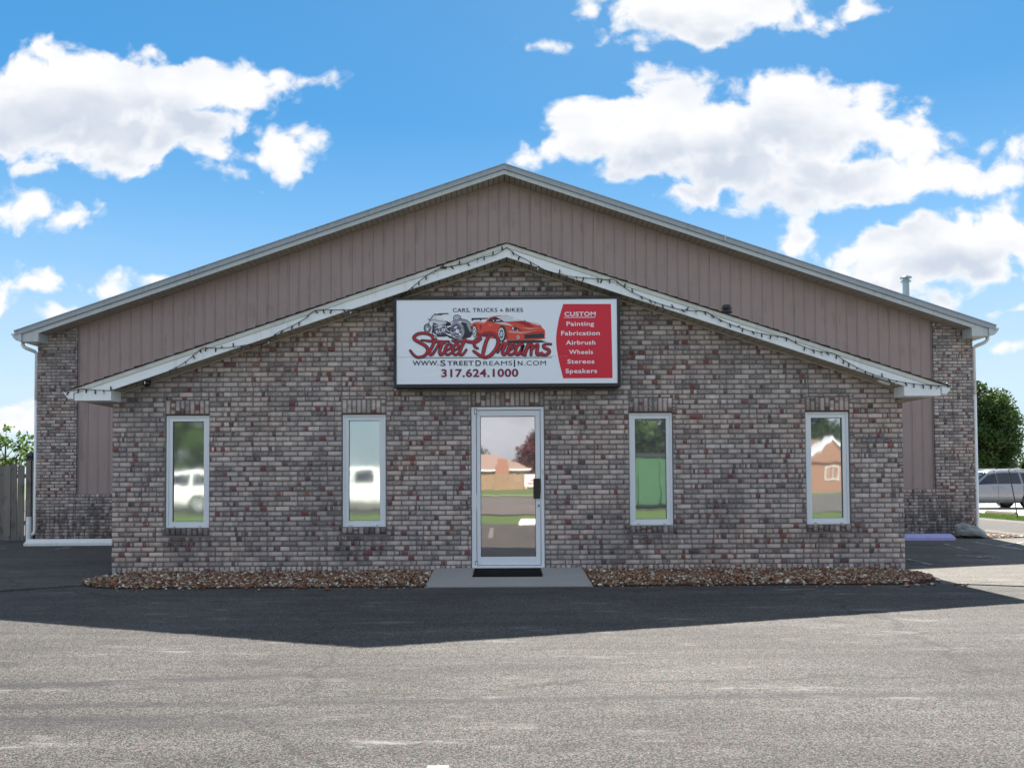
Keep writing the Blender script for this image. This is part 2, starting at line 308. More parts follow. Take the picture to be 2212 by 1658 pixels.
M = dict(
    brick=brick_mat(), mortar=mortar_mat(),
    white=paint('white_trim_paint', (.74, .765, .77), .5, .08, 3, grime=.35),
    cream=paint('cream_drip_edge', (.56, .56, .51), .5, .08, 3, grime=.4),
    soffit=paint('almond_soffit_vinyl', (.40, .355, .30), .55, .10, 5),
    soffit_gap=paint('soffit_groove', (.03, .025, .02), .8, .1),
    shingle=paint('dark_asphalt_shingle', (.035, .033, .03), .9, .4, 30, bmp=.8, fine=260),
    roof_metal=paint('grey_steel_roof', (.29, .325, .36), .45, .12, 3, spec=.5, grime=.4),
    rake=paint('pale_grey_rake_trim', (.47, .50, .51), .5, .08, 3, grime=.4),
    siding=paint('mauve_brown_siding', (.315, .237, .219), .62, .13, 1.6, fine=45, bmp=.25, grime=.45),
    siding_back=paint('siding_groove', (.10, .07, .066), .8, .1),
    vinyl=paint('pale_grey_vinyl_frame', (.66, .69, .71), .4, .04, 5),
    alum=paint('white_door_aluminium', (.68, .70, .73), .38, .04, 5, spec=.5),
    seal=paint('black_gasket', (.015, .015, .017), .5, .1),
    lintel=paint('rust_red_lintel', (.07, .018, .014), .7, .3, 20),
    pane=glass_mat('mirror_window_pane', (.50, .53, .50), .0011, rough=.045), pane_clear=glass_mat('clear_mirror_window_pane', (.52, .535, .52), .0010, rough=.028),
    door_glass=glass_mat('mirror_door_glass', (.60, .545, .52), .0006),
    black=paint('black_plastic', (.012, .012, .014), .35, .15),
    black_metal=paint('black_sign_metal', (.018, .018, .022), .45, .15),
    face=paint('sign_white_face', (.76, .79, .84), .35, .02, 2, bmp=0),
    ink=paint('sign_navy_ink', (.018, .017, .035), .4, .02, 2, bmp=0),
    red=paint('sign_red', (.60, .012, .034), .4, .05, 2, bmp=0),
    scarlet=paint('print_scarlet', (.66, .065, .035), .4, .16, 5, bmp=0),
    scarlet_dk=paint('print_deep_scarlet', (.30, .022, .020), .4, .1, 5, bmp=0),
    blush=paint('print_blush', (.62, .30, .25), .4, .1, 5, bmp=0),
    script=paint('print_script_red', (.46, .010, .026), .4, .25, 9, bmp=0),
    maroon=paint('sign_maroon_ink', (.20, .012, .045), .4, .04, 2, bmp=0),
    p_dark=paint('print_dark', (.025, .025, .035), .4, .05, 2, bmp=0),
    p_grey=paint('print_grey', (.30, .31, .33), .4, .2, 12, bmp=0),
    p_pale=paint('print_pale', (.60, .63, .66), .4, .06, 8, bmp=0),
    p_violet=paint('print_violet_grey', (.11, .10, .17), .4, .4, 22, bmp=0),
    p_white=paint('print_white', (.78, .76, .80), .4, .03, 2, bmp=0),
    concrete=concrete_mat('pad_concrete', (.25, .245, .225), (.32, .31, .29)),
    pale_conc=concrete_mat('pale_concrete', (.34, .32, .285), (.43, .41, .37)),
    stopw=paint('white_painted_concrete', (.72, .72, .70), .6, .12, 9, bmp=.5, grime=.5),
    stopl=paint('lavender_painted_concrete', (.36, .36, .62), .65, .22, 11, bmp=.6, fine=60, grime=.6),
    stopd=paint('worn_brown_concrete', (.24, .20, .16), .8, .2, 5),
    pvc=paint('white_pvc', (.78, .80, .80), .35, .03, 5),
    rock=paint('grey_rock', (.24, .255, .245), .9, .30, 9, bmp=.9, fine=40),
    galv=paint('galvanised_steel', (.20, .27, .31), .4, .15, 12, spec=.6),
    asphalt=asphalt_mat('lot_asphalt', .043, .142, (1.0, .985, .945), .62, True),
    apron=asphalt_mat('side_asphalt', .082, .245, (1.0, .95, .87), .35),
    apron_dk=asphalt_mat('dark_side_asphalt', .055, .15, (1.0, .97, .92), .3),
    road=asphalt_mat('road_asphalt', .10, .22, (1.0, .95, .9), .3),
    line=faded_paint_mat('faded_line_paint', (.50, .50, .50), (.085, .085, .085)),
    line_new=faded_paint_mat('white_line_paint', (.20, .195, .18), (.12, .115, .105)),
    grass=grass_mat(),
    stone=attr_mat('river_gravel', .75, 'tone', [(0, (0.047, 0.025, 0.016)), (.22, (0.133, 0.050, 0.025)), (.42, (0.226, 0.086, 0.042)), (.58, (0.173, 0.116, 0.067)), (.74, (0.279, 0.206, 0.133)), (.88, (0.437, 0.398, 0.319)), (1, (0.661, 0.674, 0.610))], .35),
    soil=paint('bed_soil', (.03, .020, .014), .95, .3, 20),
    fence=wood_mat('weathered_fence_wood', (.115, .102, .088), (.225, .205, .18), (.045, .034, .026)),
    fence2=wood_mat('tan_fence_wood', (.24, .17, .10), (.36, .27, .17), (.15, .1, .07)),
    leaf=leaf_mat('dark_green_leaves', (.009, .026, .006), (.042, .088, .013)),
    leaf_l=leaf_mat('light_green_leaves', (.045, .088, .022), (.11, .175, .05), .4),
    leaf_r=leaf_mat('dark_red_leaves', (.05, .010, .016), (.13, .025, .03)),
    bark=paint('bark', (.09, .07, .055), .95, .35, 14, bmp=.9),
    silver=paint('silver_car_paint', (.26, .265, .28), .25, .02, 3, metal=.45, spec=.6, bmp=0),
    car_white=paint('white_car_paint', (.74, .76, .74), .3, .02, 3, spec=.6, bmp=0),
    tint=paint('tinted_car_glass', (.010, .012, .022), .08, .05, 3, spec=.6, bmp=0),
    tyre=paint('tyre_rubber', (.015, .015, .016), .8, .2, 30),
    rim=paint('alloy_rim', (.62, .64, .66), .3, .04, 8, metal=.5, bmp=0),
    green_box=paint('green_painted_steel', (.04, .105, .052), .6, .2, 3),
    tan_wall=paint('tan_house_siding', (.42, .31, .19), .7, .06, 3),
    brick_red=paint('reddish_house_brick', (.25, .135, .095), .85, .25, 22, bmp=.5),
    roof_tan=paint('tan_roof_shingles', (.22, .165, .14), .9, .22, 9, bmp=.5),
    roof_brown=paint('brown_roof_shingles', (.16, .10, .08), .9, .22, 9, bmp=.5),
    bulb=paint('dull_bulb_glass', (.02, .03, .02), .15, .3, 60, spec=.6),
    bulb_w=paint('frosted_bulb_glass', (.55, .55, .5), .2, .1, 60, spec=.6),
)

# ------------------------------------------------------------------ object helpers
WPOS = {}
def link(o, parent=None, origin=(0, 0, 0)):
    col.objects.link(o); origin = Vector(origin); WPOS[o.name] = origin
    if parent is not None:
        o.parent = parent; o.location = origin - WPOS[parent.name]
    else: o.location = origin
    return o
def tag(o, label=None, category=None, group=None, kind=None):
    if label: o['label'] = label
    if category: o['category'] = category
    if group: o['group'] = group
    if kind: o['kind'] = kind
    return o
def thing(name, label, category, loc=(0, 0, 0), group=None):
    o = bpy.data.objects.new(name, None); o.empty_display_size = .2
    link(o, None, loc); return tag(o, label, category, group)
class MB:
    """collects faces (in world coordinates) and links them as one mesh object"""
    def __init__(s): s.v = []; s.f = []; s.mi = []; s.att = []
    def face(s, pts, mi=0):
        k = len(s.v); s.v += [tuple(p) for p in pts]; s.f.append(tuple(range(k, k + len(pts)))); s.mi.append(mi)
    def box(s, x0, x1, y0, y1, z0, z1, mi=0, skip=''):
        k = len(s.v)
        s.v += [(x0, y0, z0), (x1, y0, z0), (x1, y1, z0), (x0, y1, z0), (x0, y0, z1), (x1, y0, z1), (x1, y1, z1), (x0, y1, z1)]
        F = dict(b=(0, 3, 2, 1), t=(4, 5, 6, 7), f=(0, 1, 5, 4), k=(2, 3, 7, 6), l=(3, 0, 4, 7), r=(1, 2, 6, 5))
        for key, q in F.items():
            if key not in skip: s.f.append(tuple(k + i for i in q)); s.mi.append(mi)
    def prism(s, poly, ax, a, b, mi=0):
        """polygon in the two other axes extruded along axis ax from a to b"""
        def P(p, t):
            return {'x': (t, p[0], p[1]), 'y': (p[0], t, p[1]), 'z': (p[0], p[1], t)}[ax]
        n = len(poly); k = len(s.v)
        s.v += [P(p, a) for p in poly] + [P(p, b) for p in poly]
        s.f.append(tuple(k + i for i in range(n))); s.f.append(tuple(k + n + i for i in reversed(range(n)))); s.mi += [mi, mi]
        for i in range(n):
            j = (i + 1) % n; s.f.append((k + j, k + i, k + n + i, k + n + j)); s.mi.append(mi)
    def cyl(s, p0, p1, r0, r1=None, n=12, mi=0, caps=True):
        s.tube([p0, p1], [r0, r0 if r1 is None else r1], n, mi, caps)
    def tube(s, path, rad, n=8, mi=0, caps=True):
        path = [Vector(p) for p in path]
        if not isinstance(rad, (list, tuple)): rad = [rad] * len(path)
        k = len(s.v); ref = None
        for i, p in enumerate(path):
            t = (path[min(i + 1, len(path) - 1)] - path[max(i - 1, 0)]).normalized()
            if ref is None: ref = Vector((0, 0, 1)) if abs(t.z) < .9 else Vector((1, 0, 0))
            a = t.cross(ref).normalized(); b = a.cross(t).normalized(); ref = b
            for j in range(n):
                th = 2 * math.pi * j / n; s.v.append(tuple(p + (a * math.cos(th) + b * math.sin(th)) * rad[i]))
        for i in range(len(path) - 1):
            for j in range(n):
                j2 = (j + 1) % n; s.f.append((k + i * n + j, k + i * n + j2, k + (i + 1) * n + j2, k + (i + 1) * n + j)); s.mi.append(mi)
        if caps:
            s.f.append(tuple(k + j for j in reversed(range(n)))); e = k + (len(path) - 1) * n; s.f.append(tuple(e + j for j in range(n))); s.mi += [mi, mi]
    def ball(s, c, r, nu=12, nv=8, mi=0, sq=(1, 1, 1)):
        k = len(s.v)
        for i in range(nv + 1):
            ph = math.pi * i / nv
            for j in range(nu):
                th = 2 * math.pi * j / nu
                s.v.append((c[0] + r * sq[0] * math.sin(ph) * math.cos(th), c[1] + r * sq[1] * math.sin(ph) * math.sin(th), c[2] + r * sq[2] * math.cos(ph)))
        for i in range(nv):
            for j in range(nu):
                j2 = (j + 1) % nu; s.f.append((k + i * nu + j, k + (i + 1) * nu + j, k + (i + 1) * nu + j2, k + i * nu + j2)); s.mi.append(mi)
    def mesh(s, name, mats, origin=(0, 0, 0), smooth=False):
        me = bpy.data.meshes.new(name); o = Vector(origin)
        me.from_pydata([(p[0] - o.x, p[1] - o.y, p[2] - o.z) for p in s.v], [], s.f)
        for m in (mats if isinstance(mats, (list, tuple)) else [mats]): me.materials.append(m)
        me.polygons.foreach_set('material_index', s.mi)
        bm = bmesh.new(); bm.from_mesh(me); bmesh.ops.recalc_face_normals(bm, faces=bm.faces); bm.to_mesh(me); bm.free()
        if smooth: me.polygons.foreach_set('use_smooth', [True] * len(me.polygons))
        return me
    def build(s, name, mats, parent=None, origin=None, smooth=False, bevel=0):
        if origin is None:
            a = np.array(s.v); lo, hi = a.min(0), a.max(0); origin = ((lo[0] + hi[0]) / 2, (lo[1] + hi[1]) / 2, lo[2])
        ob = bpy.data.objects.new(name, s.mesh(name, mats, origin, smooth)); link(ob, parent, origin)
        if bevel:
            md = ob.modifiers.new('edge', 'BEVEL'); md.width = bevel; md.segments = 2; md.limit_method = 'ANGLE'
        return ob
def np_mesh(name, V, F, mat, atts=None, uv=None, smooth=False):
    """numpy mesh with one face size; point attributes and per-vertex uv"""
    me = bpy.data.meshes.new(name); V = np.asarray(V, np.float32); F = np.asarray(F, np.int32); n, k = F.shape
    me.vertices.add(len(V)); me.vertices.foreach_set('co', V.ravel())
    me.loops.add(n * k); me.loops.foreach_set('vertex_index', F.ravel())
    me.polygons.add(n); me.polygons.foreach_set('loop_start', np.arange(n, dtype=np.int32) * k)
    me.update(calc_edges=True)
    for nm, arr in (atts or {}).items():
        at = me.attributes.new(nm, 'FLOAT', 'POINT'); at.data.foreach_set('value', np.asarray(arr, np.float32))
    if uv is not None:
        ul = me.uv_layers.new(name='face'); ul.data.foreach_set('uv', np.asarray(uv, np.float32)[F.ravel()].ravel())
    me.materials.append(mat)
    if smooth: me.polygons.foreach_set('use_smooth', np.ones(n, bool))
    me.validate(); return me

# ------------------------------------------------------------------ ground, lot, lawn, road
def sst(a, b, x):
    t = min(1, max(0, (x - a) / (b - a))); return t * t * (3 - 2 * t)
def gz(x, y):
    return -.20 * sst(11.5, 20, x) + (max(0, -14 - y) * .013 if y > -140 else 126 * .013)
def sheet(name, mat, xs, ys, dz, kind='structure', edge=0.0, parent=None, inside=None):
    m = MB(); idx = {}
    for i, x in enumerate(xs):
        for j, y in enumerate(ys): idx[i, j] = len(m.v); m.v.append((x, y, gz(x, y) + dz))
    for i in range(len(xs) - 1):
        for j in range(len(ys) - 1): m.f.append((idx[i, j], idx[i + 1, j], idx[i + 1, j + 1], idx[i, j + 1])); m.mi.append(0)
    o = m.build(name, mat, parent, (0, 0, 0), smooth=True)
    if kind: o['kind'] = kind
    return o
def poly_sheet(name, mat, poly, z, thick, parent=None, kind='structure'):
    m = MB(); m.prism(poly, 'z', z - thick, z)
    m.v = [(x, y, zz + gz(x, y)) for x, y, zz in m.v]
    o = m.build(name, mat, parent, (0, 0, 0))
    if kind: o['kind'] = kind
    return o
lin = lambda a, b, n: [a + (b - a) * i / n for i in range(n + 1)]
sheet('ground', M['grass'], [-900, -300, -100, -45, -30, 0, 11.5] + lin(12.5, 20, 8) + [30, 60, 120, 300, 900], [-900, -300, -140, -80, -50, -14, 0, 30, 60, 150, 400, 900], -.045)
lot = sheet('parking_lot', M['asphalt'], lin(-34, 11.5, 6) + lin(12.3, 15.7, 5), [-14, -8, 0, 20, 62], 0)
sheet('neighbouring_lot', M['pale_conc'], lin(18.45, 20, 2) + [30, 50, 80], [-14, 0, 20, 40, 62], -.01)
sheet('street', M['road'], [-150, -60, 0, 60, 150], [-48, -40, -30, -20.5], .0)
sheet('far_pavement', M['pale_conc'], [-150, 0, 150], [-51.5, -50], .04)
poly_sheet('right_side_drive', M['apron'], [(5.30, -.95), (5.08, -1.35), (5.5, -1.47), (5.9, -1.615), (7.2, -1.99), (9, -2.62), (15.68, -4.5), (15.68, 60), (10.9, 60), (10.9, 6.2), (10.0, 5.6), (8.95, 5.45), (5.40, 5.40), (5.40, .03), (5.40, -.3)], .012, .03)
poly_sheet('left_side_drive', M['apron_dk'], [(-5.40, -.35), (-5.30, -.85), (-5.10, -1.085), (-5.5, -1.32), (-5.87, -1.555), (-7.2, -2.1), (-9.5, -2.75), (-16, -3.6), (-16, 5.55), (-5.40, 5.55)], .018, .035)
# grass verge between the two lots, with blades
sheet('grass_verge', M['grass'], lin(15.74, 18.4, 4), lin(-12, 60, 24), .025)
def blades(name, mat, n, xr, yr, h, z0):
    x = rng.uniform(*xr, n); y = rng.uniform(*yr, n); z = np.array([gz(a, b) for a, b in zip(x, y)]) + z0
    th = rng.uniform(0, 6.28, n); hh = rng.uniform(.5, 1.2, n) * h; wd = .006 + rng.uniform(0, .006, n)
    dx, dy = np.cos(th) * wd, np.sin(th) * wd; lx, ly = rng.normal(0, .35, n) * hh, rng.normal(0, .35, n) * hh
    V = np.stack([np.stack([x - dx, y - dy, z], 1), np.stack([x + dx, y + dy, z], 1), np.stack([x + lx, y + ly, z + hh], 1)], 1).reshape(-1, 3)
    F = np.arange(3 * n).reshape(n, 3)
    me = np_mesh(name, V, F, mat, {'tone': np.repeat(rng.random(n), 3)})
    o = bpy.data.objects.new(name, me); link(o); o['kind'] = 'stuff'; return o
blades('grass', M['leaf_l'], 26000, (15.74, 18.4), (12.0, 26), .07, .02)
# painted lines belong to the lot
def stripe(p, q, wd, mat=M['line'], z=.004):
    p = Vector((*p, 0)); q = Vector((*q, 0)); d = (q - p).normalized(); n = Vector((-d.y, d.x, 0)) * wd / 2
    m = MB(); L = (q - p).length; k = max(2, int(L / .5))
    for i in range(k):
        a = p.lerp(q, i / k); b = p.lerp(q, (i + 1) / k)
        m.face([(c.x, c.y, z + gz(c.x, c.y)) for c in (a - n, b - n, b + n, a + n)])
    o = m.build('painted_line', mat, lot); return o
stripe((-.365, -7.055), (-.385, -11.5), .095, M['line_new'])
stripe((2.6, -7.0), (2.6, -11.5), .10, M['line_new']); stripe((-3.3, -7.0), (-3.3, -11.5), .10, M['line_new'])
stripe((8.93, 4.45), (8.76, 2.1), .09, z=.017); stripe((8.92, 3.52), (9.75, 4.12), .08, z=.020); stripe((8.18, 3.98), (7.83, 2.7), .07, z=.017)
stripe((7.18, 1.95), (7.36, 1.56), .10, z=.017); stripe((7.42, 1.72), (7.62, 1.48), .09, z=.017); stripe((7.26, 1.50), (7.50, 1.30), .07, z=.020); stripe((6.10, 1.35), (6.02, .55), .06, z=.017)
stripe((-8.36, 3.72), (-8.26, 4.18), .09, z=.023); stripe((-9.6, 3.95), (-9.42, 4.05), .09, z=.023)

# ------------------------------------------------------------------ the building
E = 5.83
bld = thing('shop_building', 'low brick shop with a gabled brick front and taller metal sided gable behind', 'building')
EXT_S, EXT_Z = .3323, 4.411            # rake of the brick front
MN_S, MN_Z = .3382, 7.849              # rake of the taller hall
ext_soff = lambda x: 4.222 - EXT_S * abs(x)
mn_soff = lambda x: 7.640 - MN_S * abs(x)
HW = 5.375
wins = [(-4.3565, .585), (-1.9545, .585), (1.948, .585), (4.3515, .585)]
WZ0, WZ1 = .630, 2.163
holes = [(xc - w_ / 2 - .004, xc + w_ / 2 + .004, WZ0 - .004, WZ1 + .008) for xc, w_ in wins] + [(-.497, .497, -.2, 2.256)]
# mortar backing of the brick front, with real openings and reveals
m = MB(); D0, D1 = .010, .110
xs = sorted({-HW + .01, HW - .01, 0.0, *[h[0] for h in holes], *[h[1] for h in holes]})
for a, b in zip(xs, xs[1:]):
    ta, tb = ext_soff(a) + .06, ext_soff(b) + .06
    hs = [h for h in holes if h[0] <= a + 1e-6 and h[1] >= b - 1e-6]
    if hs:
        h = hs[0]
        if h[2] > 0: m.face([(a, D0, -.1), (b, D0, -.1), (b, D0, h[2]), (a, D0, h[2])])
        m.face([(a, D0, h[3]), (b, D0, h[3]), (b, D0, tb), (a, D0, ta)])
    else: m.face([(a, D0, -.1), (b, D0, -.1), (b, D0, tb), (a, D0, ta)])
for x0, x1, z0, z1 in holes:
    m.face([(x0, D0, z0), (x0, D1, z0), (x0, D1, z1), (x0, D0, z1)]); m.face([(x1, D0, z0), (x1, D1, z0), (x1, D1, z1), (x1, D0, z1)])
    m.face([(x0, D0, z1), (x1, D0, z1), (x1, D1, z1), (x0, D1, z1)]); m.face([(x0, D0, z0), (x1, D0, z0), (x1, D1, z0), (x0, D1, z0)])
for s in (-1, 1):
    x = s * (HW - .01); t = ext_soff(HW)
    m.face([(x, D0, -.1), (x, E, -.1), (x, E, t), (x, D0, t)])
front_wall = m.build('front_wall', M['mortar'], bld, (0, 0, 0))
# mortar backing of the hall's brick piers and plinth
yb = E + .010
for s in (-1, 1):
    m = MB(); a, b = s * 9.085, s * 9.91
    m.face([(a, yb, -.1), (b, yb, -.1), (b, yb, mn_soff(b) + .05), (a, yb, mn_soff(a) + .05)])
    m.face([(a, yb, .9), (a, yb + .12, .9), (a, yb + .12, mn_soff(a) + .05), (a, yb, mn_soff(a) + .05)])
    m.face([(s * HW, yb, -.1), (a, yb, -.1), (a, yb, .998), (s * HW, yb, .998)])
    m.face([(s * HW, yb, .998), (a, yb, .998), (a, yb + .12, .998), (s * HW, yb + .12, .998)])
    m.face([(b, yb, -.1), (b, E + 24, -.1), (b, E + 24, 4.5), (b, yb, 4.5)])
    hall_wall = m.build('hall_wall', M['mortar'], bld, (0, 0, 0))

# bricks: every one laid out course by course, cut to the openings
BL, BH, JT, CP = .1915, .0575, .0102, .0677
rects = []       # (plane, u0, u1, z0, z1, full)
def lay(plane, u0, u1, z0, ztop, cuts, skip_holes, slope=None):
    k = 0; z = z0
    while z < ztop:
        off = (0 if k % 2 else .5) * (BL + JT) + rng.normal(0, .004)
        u = u0 - off
        while u < u1:
            L = BL
            parts = [(u, u + L)]
            if rng.random() < .10: parts = [(u, u + L / 2 - JT / 2), (u + L / 2 + JT / 2, u + L)]
            for a, b in parts:
                a2, b2 = max(a, u0), min(b, u1)
                if b2 - a2 < .025: continue
                if slope is not None:
                    near = 0 if a2 * b2 < 0 else min(abs(a2), abs(b2))
                    if z > slope(near) + .03: continue
                segs = [(a2, b2, z, z + BH)]
                for c0, c1, y0, y1 in cuts:
                    nxt = []
                    for s0, s1, q0, q1 in segs:
                        if s1 <= c0 + .001 or s0 >= c1 - .001 or q1 <= y0 + .001 or q0 >= y1 - .001: nxt.append((s0, s1, q0, q1)); continue
                        if s0 < c0: nxt.append((s0, c0 - .006, q0, q1))
                        if s1 > c1: nxt.append((c1 + .006, s1, q0, q1))
                        m0, m1 = max(s0, c0), min(s1, c1)
                        if q0 < y0 - .018: nxt.append((m0, m1, q0, y0 - .008))
                        if q1 > y1 + .018: nxt.append((m0, m1, y1 + .008, q1))
                    segs = nxt
                for s0, s1, q0, q1 in segs:
                    if s1 - s0 > .018 and q1 - q0 > .012: rects.append((plane, s0, s1, q0, q1, abs(s1 - s0 - BL) < 1e-4 and abs(q1 - q0 - BH) < 1e-4))
            u += L + JT
        z += CP; k += 1
def on_edge(plane, u0, u1, z0, z1, n):
    """a row of n bricks standing side by side"""
    p = (u1 - u0) / n
    for i in range(n): rects.append((plane, u0 + i * p + .004, u0 + (i + 1) * p - .004, z0 + rng.normal(0, .001), z1, False))
cuts = []
for x0, x1, z0, z1 in holes[:4]:
    cuts += [(x0, x1, z0 - .002, z1), (x0, x1, z1, z1 + .190), (x0, x1, z0 - .098, z0)]
    on_edge('front', x0, x1, z1 + .004, z1 + .186, 9); on_edge('sill', x0, x1, z0 - .092, z0 - .002, 8)
x0, x1, z0, z1 = holes[4]; cuts += [(x0, x1, -.2, z1), (x0, x1, z1, z1 + .206)]
on_edge('front', x0, x1, z1 + .004, z1 + .200, 15)
on_edge('front', -HW, -.502, .004, .100, 70); on_edge('front', .502, HW, .004, .100, 70)
lay('front', -HW, HW, .108, 4.24, cuts, True, ext_soff)
for s in (-1, 1):
    a, b = sorted((s * 9.08, s * 9.92)); c, d = sorted((s * HW, s * 9.08))
    lay('hall', a, b, -.002, 4.75, [], False, mn_soff); lay('hall', c, d, -.002, .930, [(c, d, .934, 1.2)], False)
    on_edge('hall', c, d, .938, 1.003, 36)
lay('sideL', .115, E, -.03, 2.38, [], False); lay('sideR', .115, E, -.03, 2.38, [], False)
def place(plane, u, d, z):
    if plane in ('front', 'sill'): return np.stack([u, d - (.012 if plane == 'sill' else 0), z], -1)
    if plane == 'hall': return np.stack([u, E + d, z], -1)
    if plane == 'sideL': return np.stack([-HW + d, u, z], -1)
    return np.stack([HW - d, u, z], -1)
def brick_arrays(rs, center=False):
    """18 quads' worth of a worn brick: raised face, worn arris, sides into the joint"""
    V, U = [], []
    for (pl, u0, u1, z0, z1, _) in rs:
        i = .0048; j = rng.normal(0, .0013, (4, 3)); jo = rng.normal(0, .0009, (4, 2)); pr = rng.normal(0, .0012)
        cu = np.array([u0, u1, u1, u0]); cz = np.array([z0, z0, z1, z1]); su = np.array([1, -1, -1, 1]); sz = np.array([1, 1, -1, -1])
        f = (cu + su * i + j[:, 0], pr + np.abs(j[:, 1]) * .6, cz + sz * i + j[:, 2]); o = (cu + jo[:, 0], np.full(4, .0052), cz + jo[:, 1]); b = (o[0], np.full(4, .09 if pl == 'front' and (u0 <= -HW + .001 or u1 >= HW - .001) else .034), o[2])
        V.append(np.concatenate([place(pl, *f), place(pl, *o), place(pl, *b)]))
        n = lambda t: np.stack([(t[0] - u0) / (u1 - u0), (t[2] - z0) / (z1 - z0)], -1)
        uvs = np.concatenate([n(f), n(o), n(b)])
        if (z1 - z0) > (u1 - u0): uvs = uvs[:, ::-1]
        U.append(uvs)
    Q = [(0, 1, 2, 3)] + [(4 + a, 4 + (a + 1) % 4, (a + 1) % 4, a) for a in range(4)] + [(8 + a, 8 + (a + 1) % 4, 4 + (a + 1) % 4, 4 + a) for a in range(4)]
    V = np.concatenate(V); n = len(rs); F = (np.array(Q)[None] + (np.arange(n) * 12)[:, None, None]).reshape(-1, 4)
    return V, F, np.concatenate(U)
CAM = np.array([-.075, -10.5, 1.26])
def shows(r):
    c = np.array([(r[1] + r[2]) / 2, 0, (r[3] + r[4]) / 2]); d = c - CAM; return -10.5 ** 2 / (d @ d) ** 1.5
behind_sign = lambda r: r[3] > 2.42 and r[4] < 3.75 and abs(r[1] + r[2]) / 2 < 1.55
full = sorted([i for i, r in enumerate(rects) if r[0] == 'front' and r[5] and not behind_sign(r)], key=lambda i: shows(rects[i]))[:300]
fs = set(full); rest = [r for i, r in enumerate(rects) if i not in fs]
proto = []
for k in range(14):
    V, F, U = brick_arrays([('front', -BL / 2, BL / 2, -BH / 2, BH / 2, True)])
    proto.append(np_mesh('brick', V, F, M['brick'], {'seed': np.full(len(V), k * 7.31)}, U))
for n, i in enumerate(full):
    r = rects[i]; o = bpy.data.objects.new('brick', proto[(n * 5 + int(rng.integers(14))) % 14]); link(o, front_wall, ((r[1] + r[2]) / 2, 0, (r[3] + r[4]) / 2))
V, F, U = brick_arrays(rest)
me = np_mesh('brickwork', V, F, M['brick'], {'seed': np.repeat(rng.random(len(rest)) * 900, 12)}, U)
o = bpy.data.objects.new('brickwork', me); link(o, bld, (0, 0, 0)); o['kind'] = 'stuff'

# steel lintels over the openings
for k, (x0, x1, z0, z1) in enumerate(holes[:4]):
    m = MB(); m.box(x0 + .001, x1 - .001, -.003, .10, z1 - .012, z1 - .001); m.build('lintel', M['lintel'], bld)

# windows: frame > pane
def ring(m, x0, x1, z0, z1, wl, wr, wb, wt, y0, y1, mi=0):
    m.box(x0, x0 + wl, y0, y1, z0, z1, mi); m.box(x1 - wr, x1, y0, y1, z0, z1, mi)
    m.box(x0 + wl, x1 - wr, y0, y1, z0, z0 + wb, mi); m.box(x0 + wl, x1 - wr, y0, y1, z1 - wt, z1, mi)
tilt = [(.0035, -.004), (.0040, .002), (.0015, .003), (.0040, .004)]
for (xc, w_), (tx, tz) in zip(wins, tilt):
    x0, x1 = xc - w_ / 2, xc + w_ / 2
    m = MB(); ring(m, x0, x1, WZ0, WZ1 - .006, .030, .030, .034, .030, .022, .10)
    ring(m, x0 + .030, x1 - .030, WZ0 + .034, WZ1 - .036, .050, .050, .048, .050, .034, .10)
    ring(m, x0 + .080, x1 - .080, WZ0 + .082, WZ1 - .086, .004, .004, .004, .004, .046, .10, 1)
    for dx in (.11, -.11): m.box(xc + dx * 1.6 - .018, xc + dx * 1.6 + .018, .018, .022, WZ0 + .014, WZ0 + .020, 1)
    fr = m.build('window', [M['vinyl'], M['seal']], bld, (xc, .06, WZ0), bevel=.003)
    m = MB(); gx0, gx1, gz0, gz1 = x0 + .083, x1 - .083, WZ0 + .085, WZ1 - .089; zc = (gz0 + gz1) / 2
    P = lambda x, z, d: (x, .062 + d + (x - xc) * tz + (z - zc) * tx, z)
    for d in (0, .006): m.face([P(gx0, gz0, d), P(gx1, gz0, d), P(gx1, gz1, d), P(gx0, gz1, d)])
    m.build('pane', M['pane' if xc < 0 else 'pane_clear'], fr)
# entrance door: frame, then the leaf that swings with its own pieces
DX, DZ0, DZ1 = .4925, .082, 2.248
m = MB(); m.box(-DX, -DX + .062, .012, .11, DZ0, DZ1); m.box(DX - .044, DX, .012, .11, DZ0, DZ1); m.box(-DX + .062, DX - .044, .012, .11, DZ1 - .040, DZ1)
m.box(-DX + .002, DX - .002, -.012, .10, DZ0 - .02, DZ0 + .012)
m.build('door_frame', M['alum'], bld, (0, .06, DZ0), bevel=.003)
lx0, lx1, lz0, lz1 = -DX + .068, DX - .050, DZ0 + .020, DZ1 - .046
m = MB(); ring(m, lx0, lx1, lz0, lz1, .052, .066, .112, .078, .030, .075); ring(m, lx0 + .052, lx1 - .066, lz0 + .112, lz1 - .078, .006, .006, .006, .006, .036, .07, 1)
leaf = m.build('door', [M['alum'], M['seal']], bld, (lx0, .05, lz0), bevel=.003)
m = MB(); g0, g1, h0, h1 = lx0 + .057, lx1 - .071, lz0 + .117, lz1 - .083; zc = (h0 + h1) / 2; tlt = .0052
for d in (0, .008): m.face([(g0, .052 + d + (h0 - zc) * tlt, h0), (g1, .052 + d + (h0 - zc) * tlt, h0), (g1, .052 + d + (h1 - zc) * tlt, h1), (g0, .052 + d + (h1 - zc) * tlt, h1)])
m.build('pane', M['door_glass'], leaf)
m = MB(); m.box(.348, .437, -.012, -.006, 1.000, 1.272); m.box(.372, .413, -.006, .030, 1.03, 1.06); m.box(.372, .413, -.006, .030, 1.21, 1.24); m.build('push_plate', M['black'], leaf, bevel=.003)
m = MB(); m.cyl((.421, .031, .905), (.421, .018, .905), .018, n=18); m.cyl((.421, .018, .905), (.421, .014, .905), .010, n=14); m.build('lock_cylinder', M['galv'], leaf)
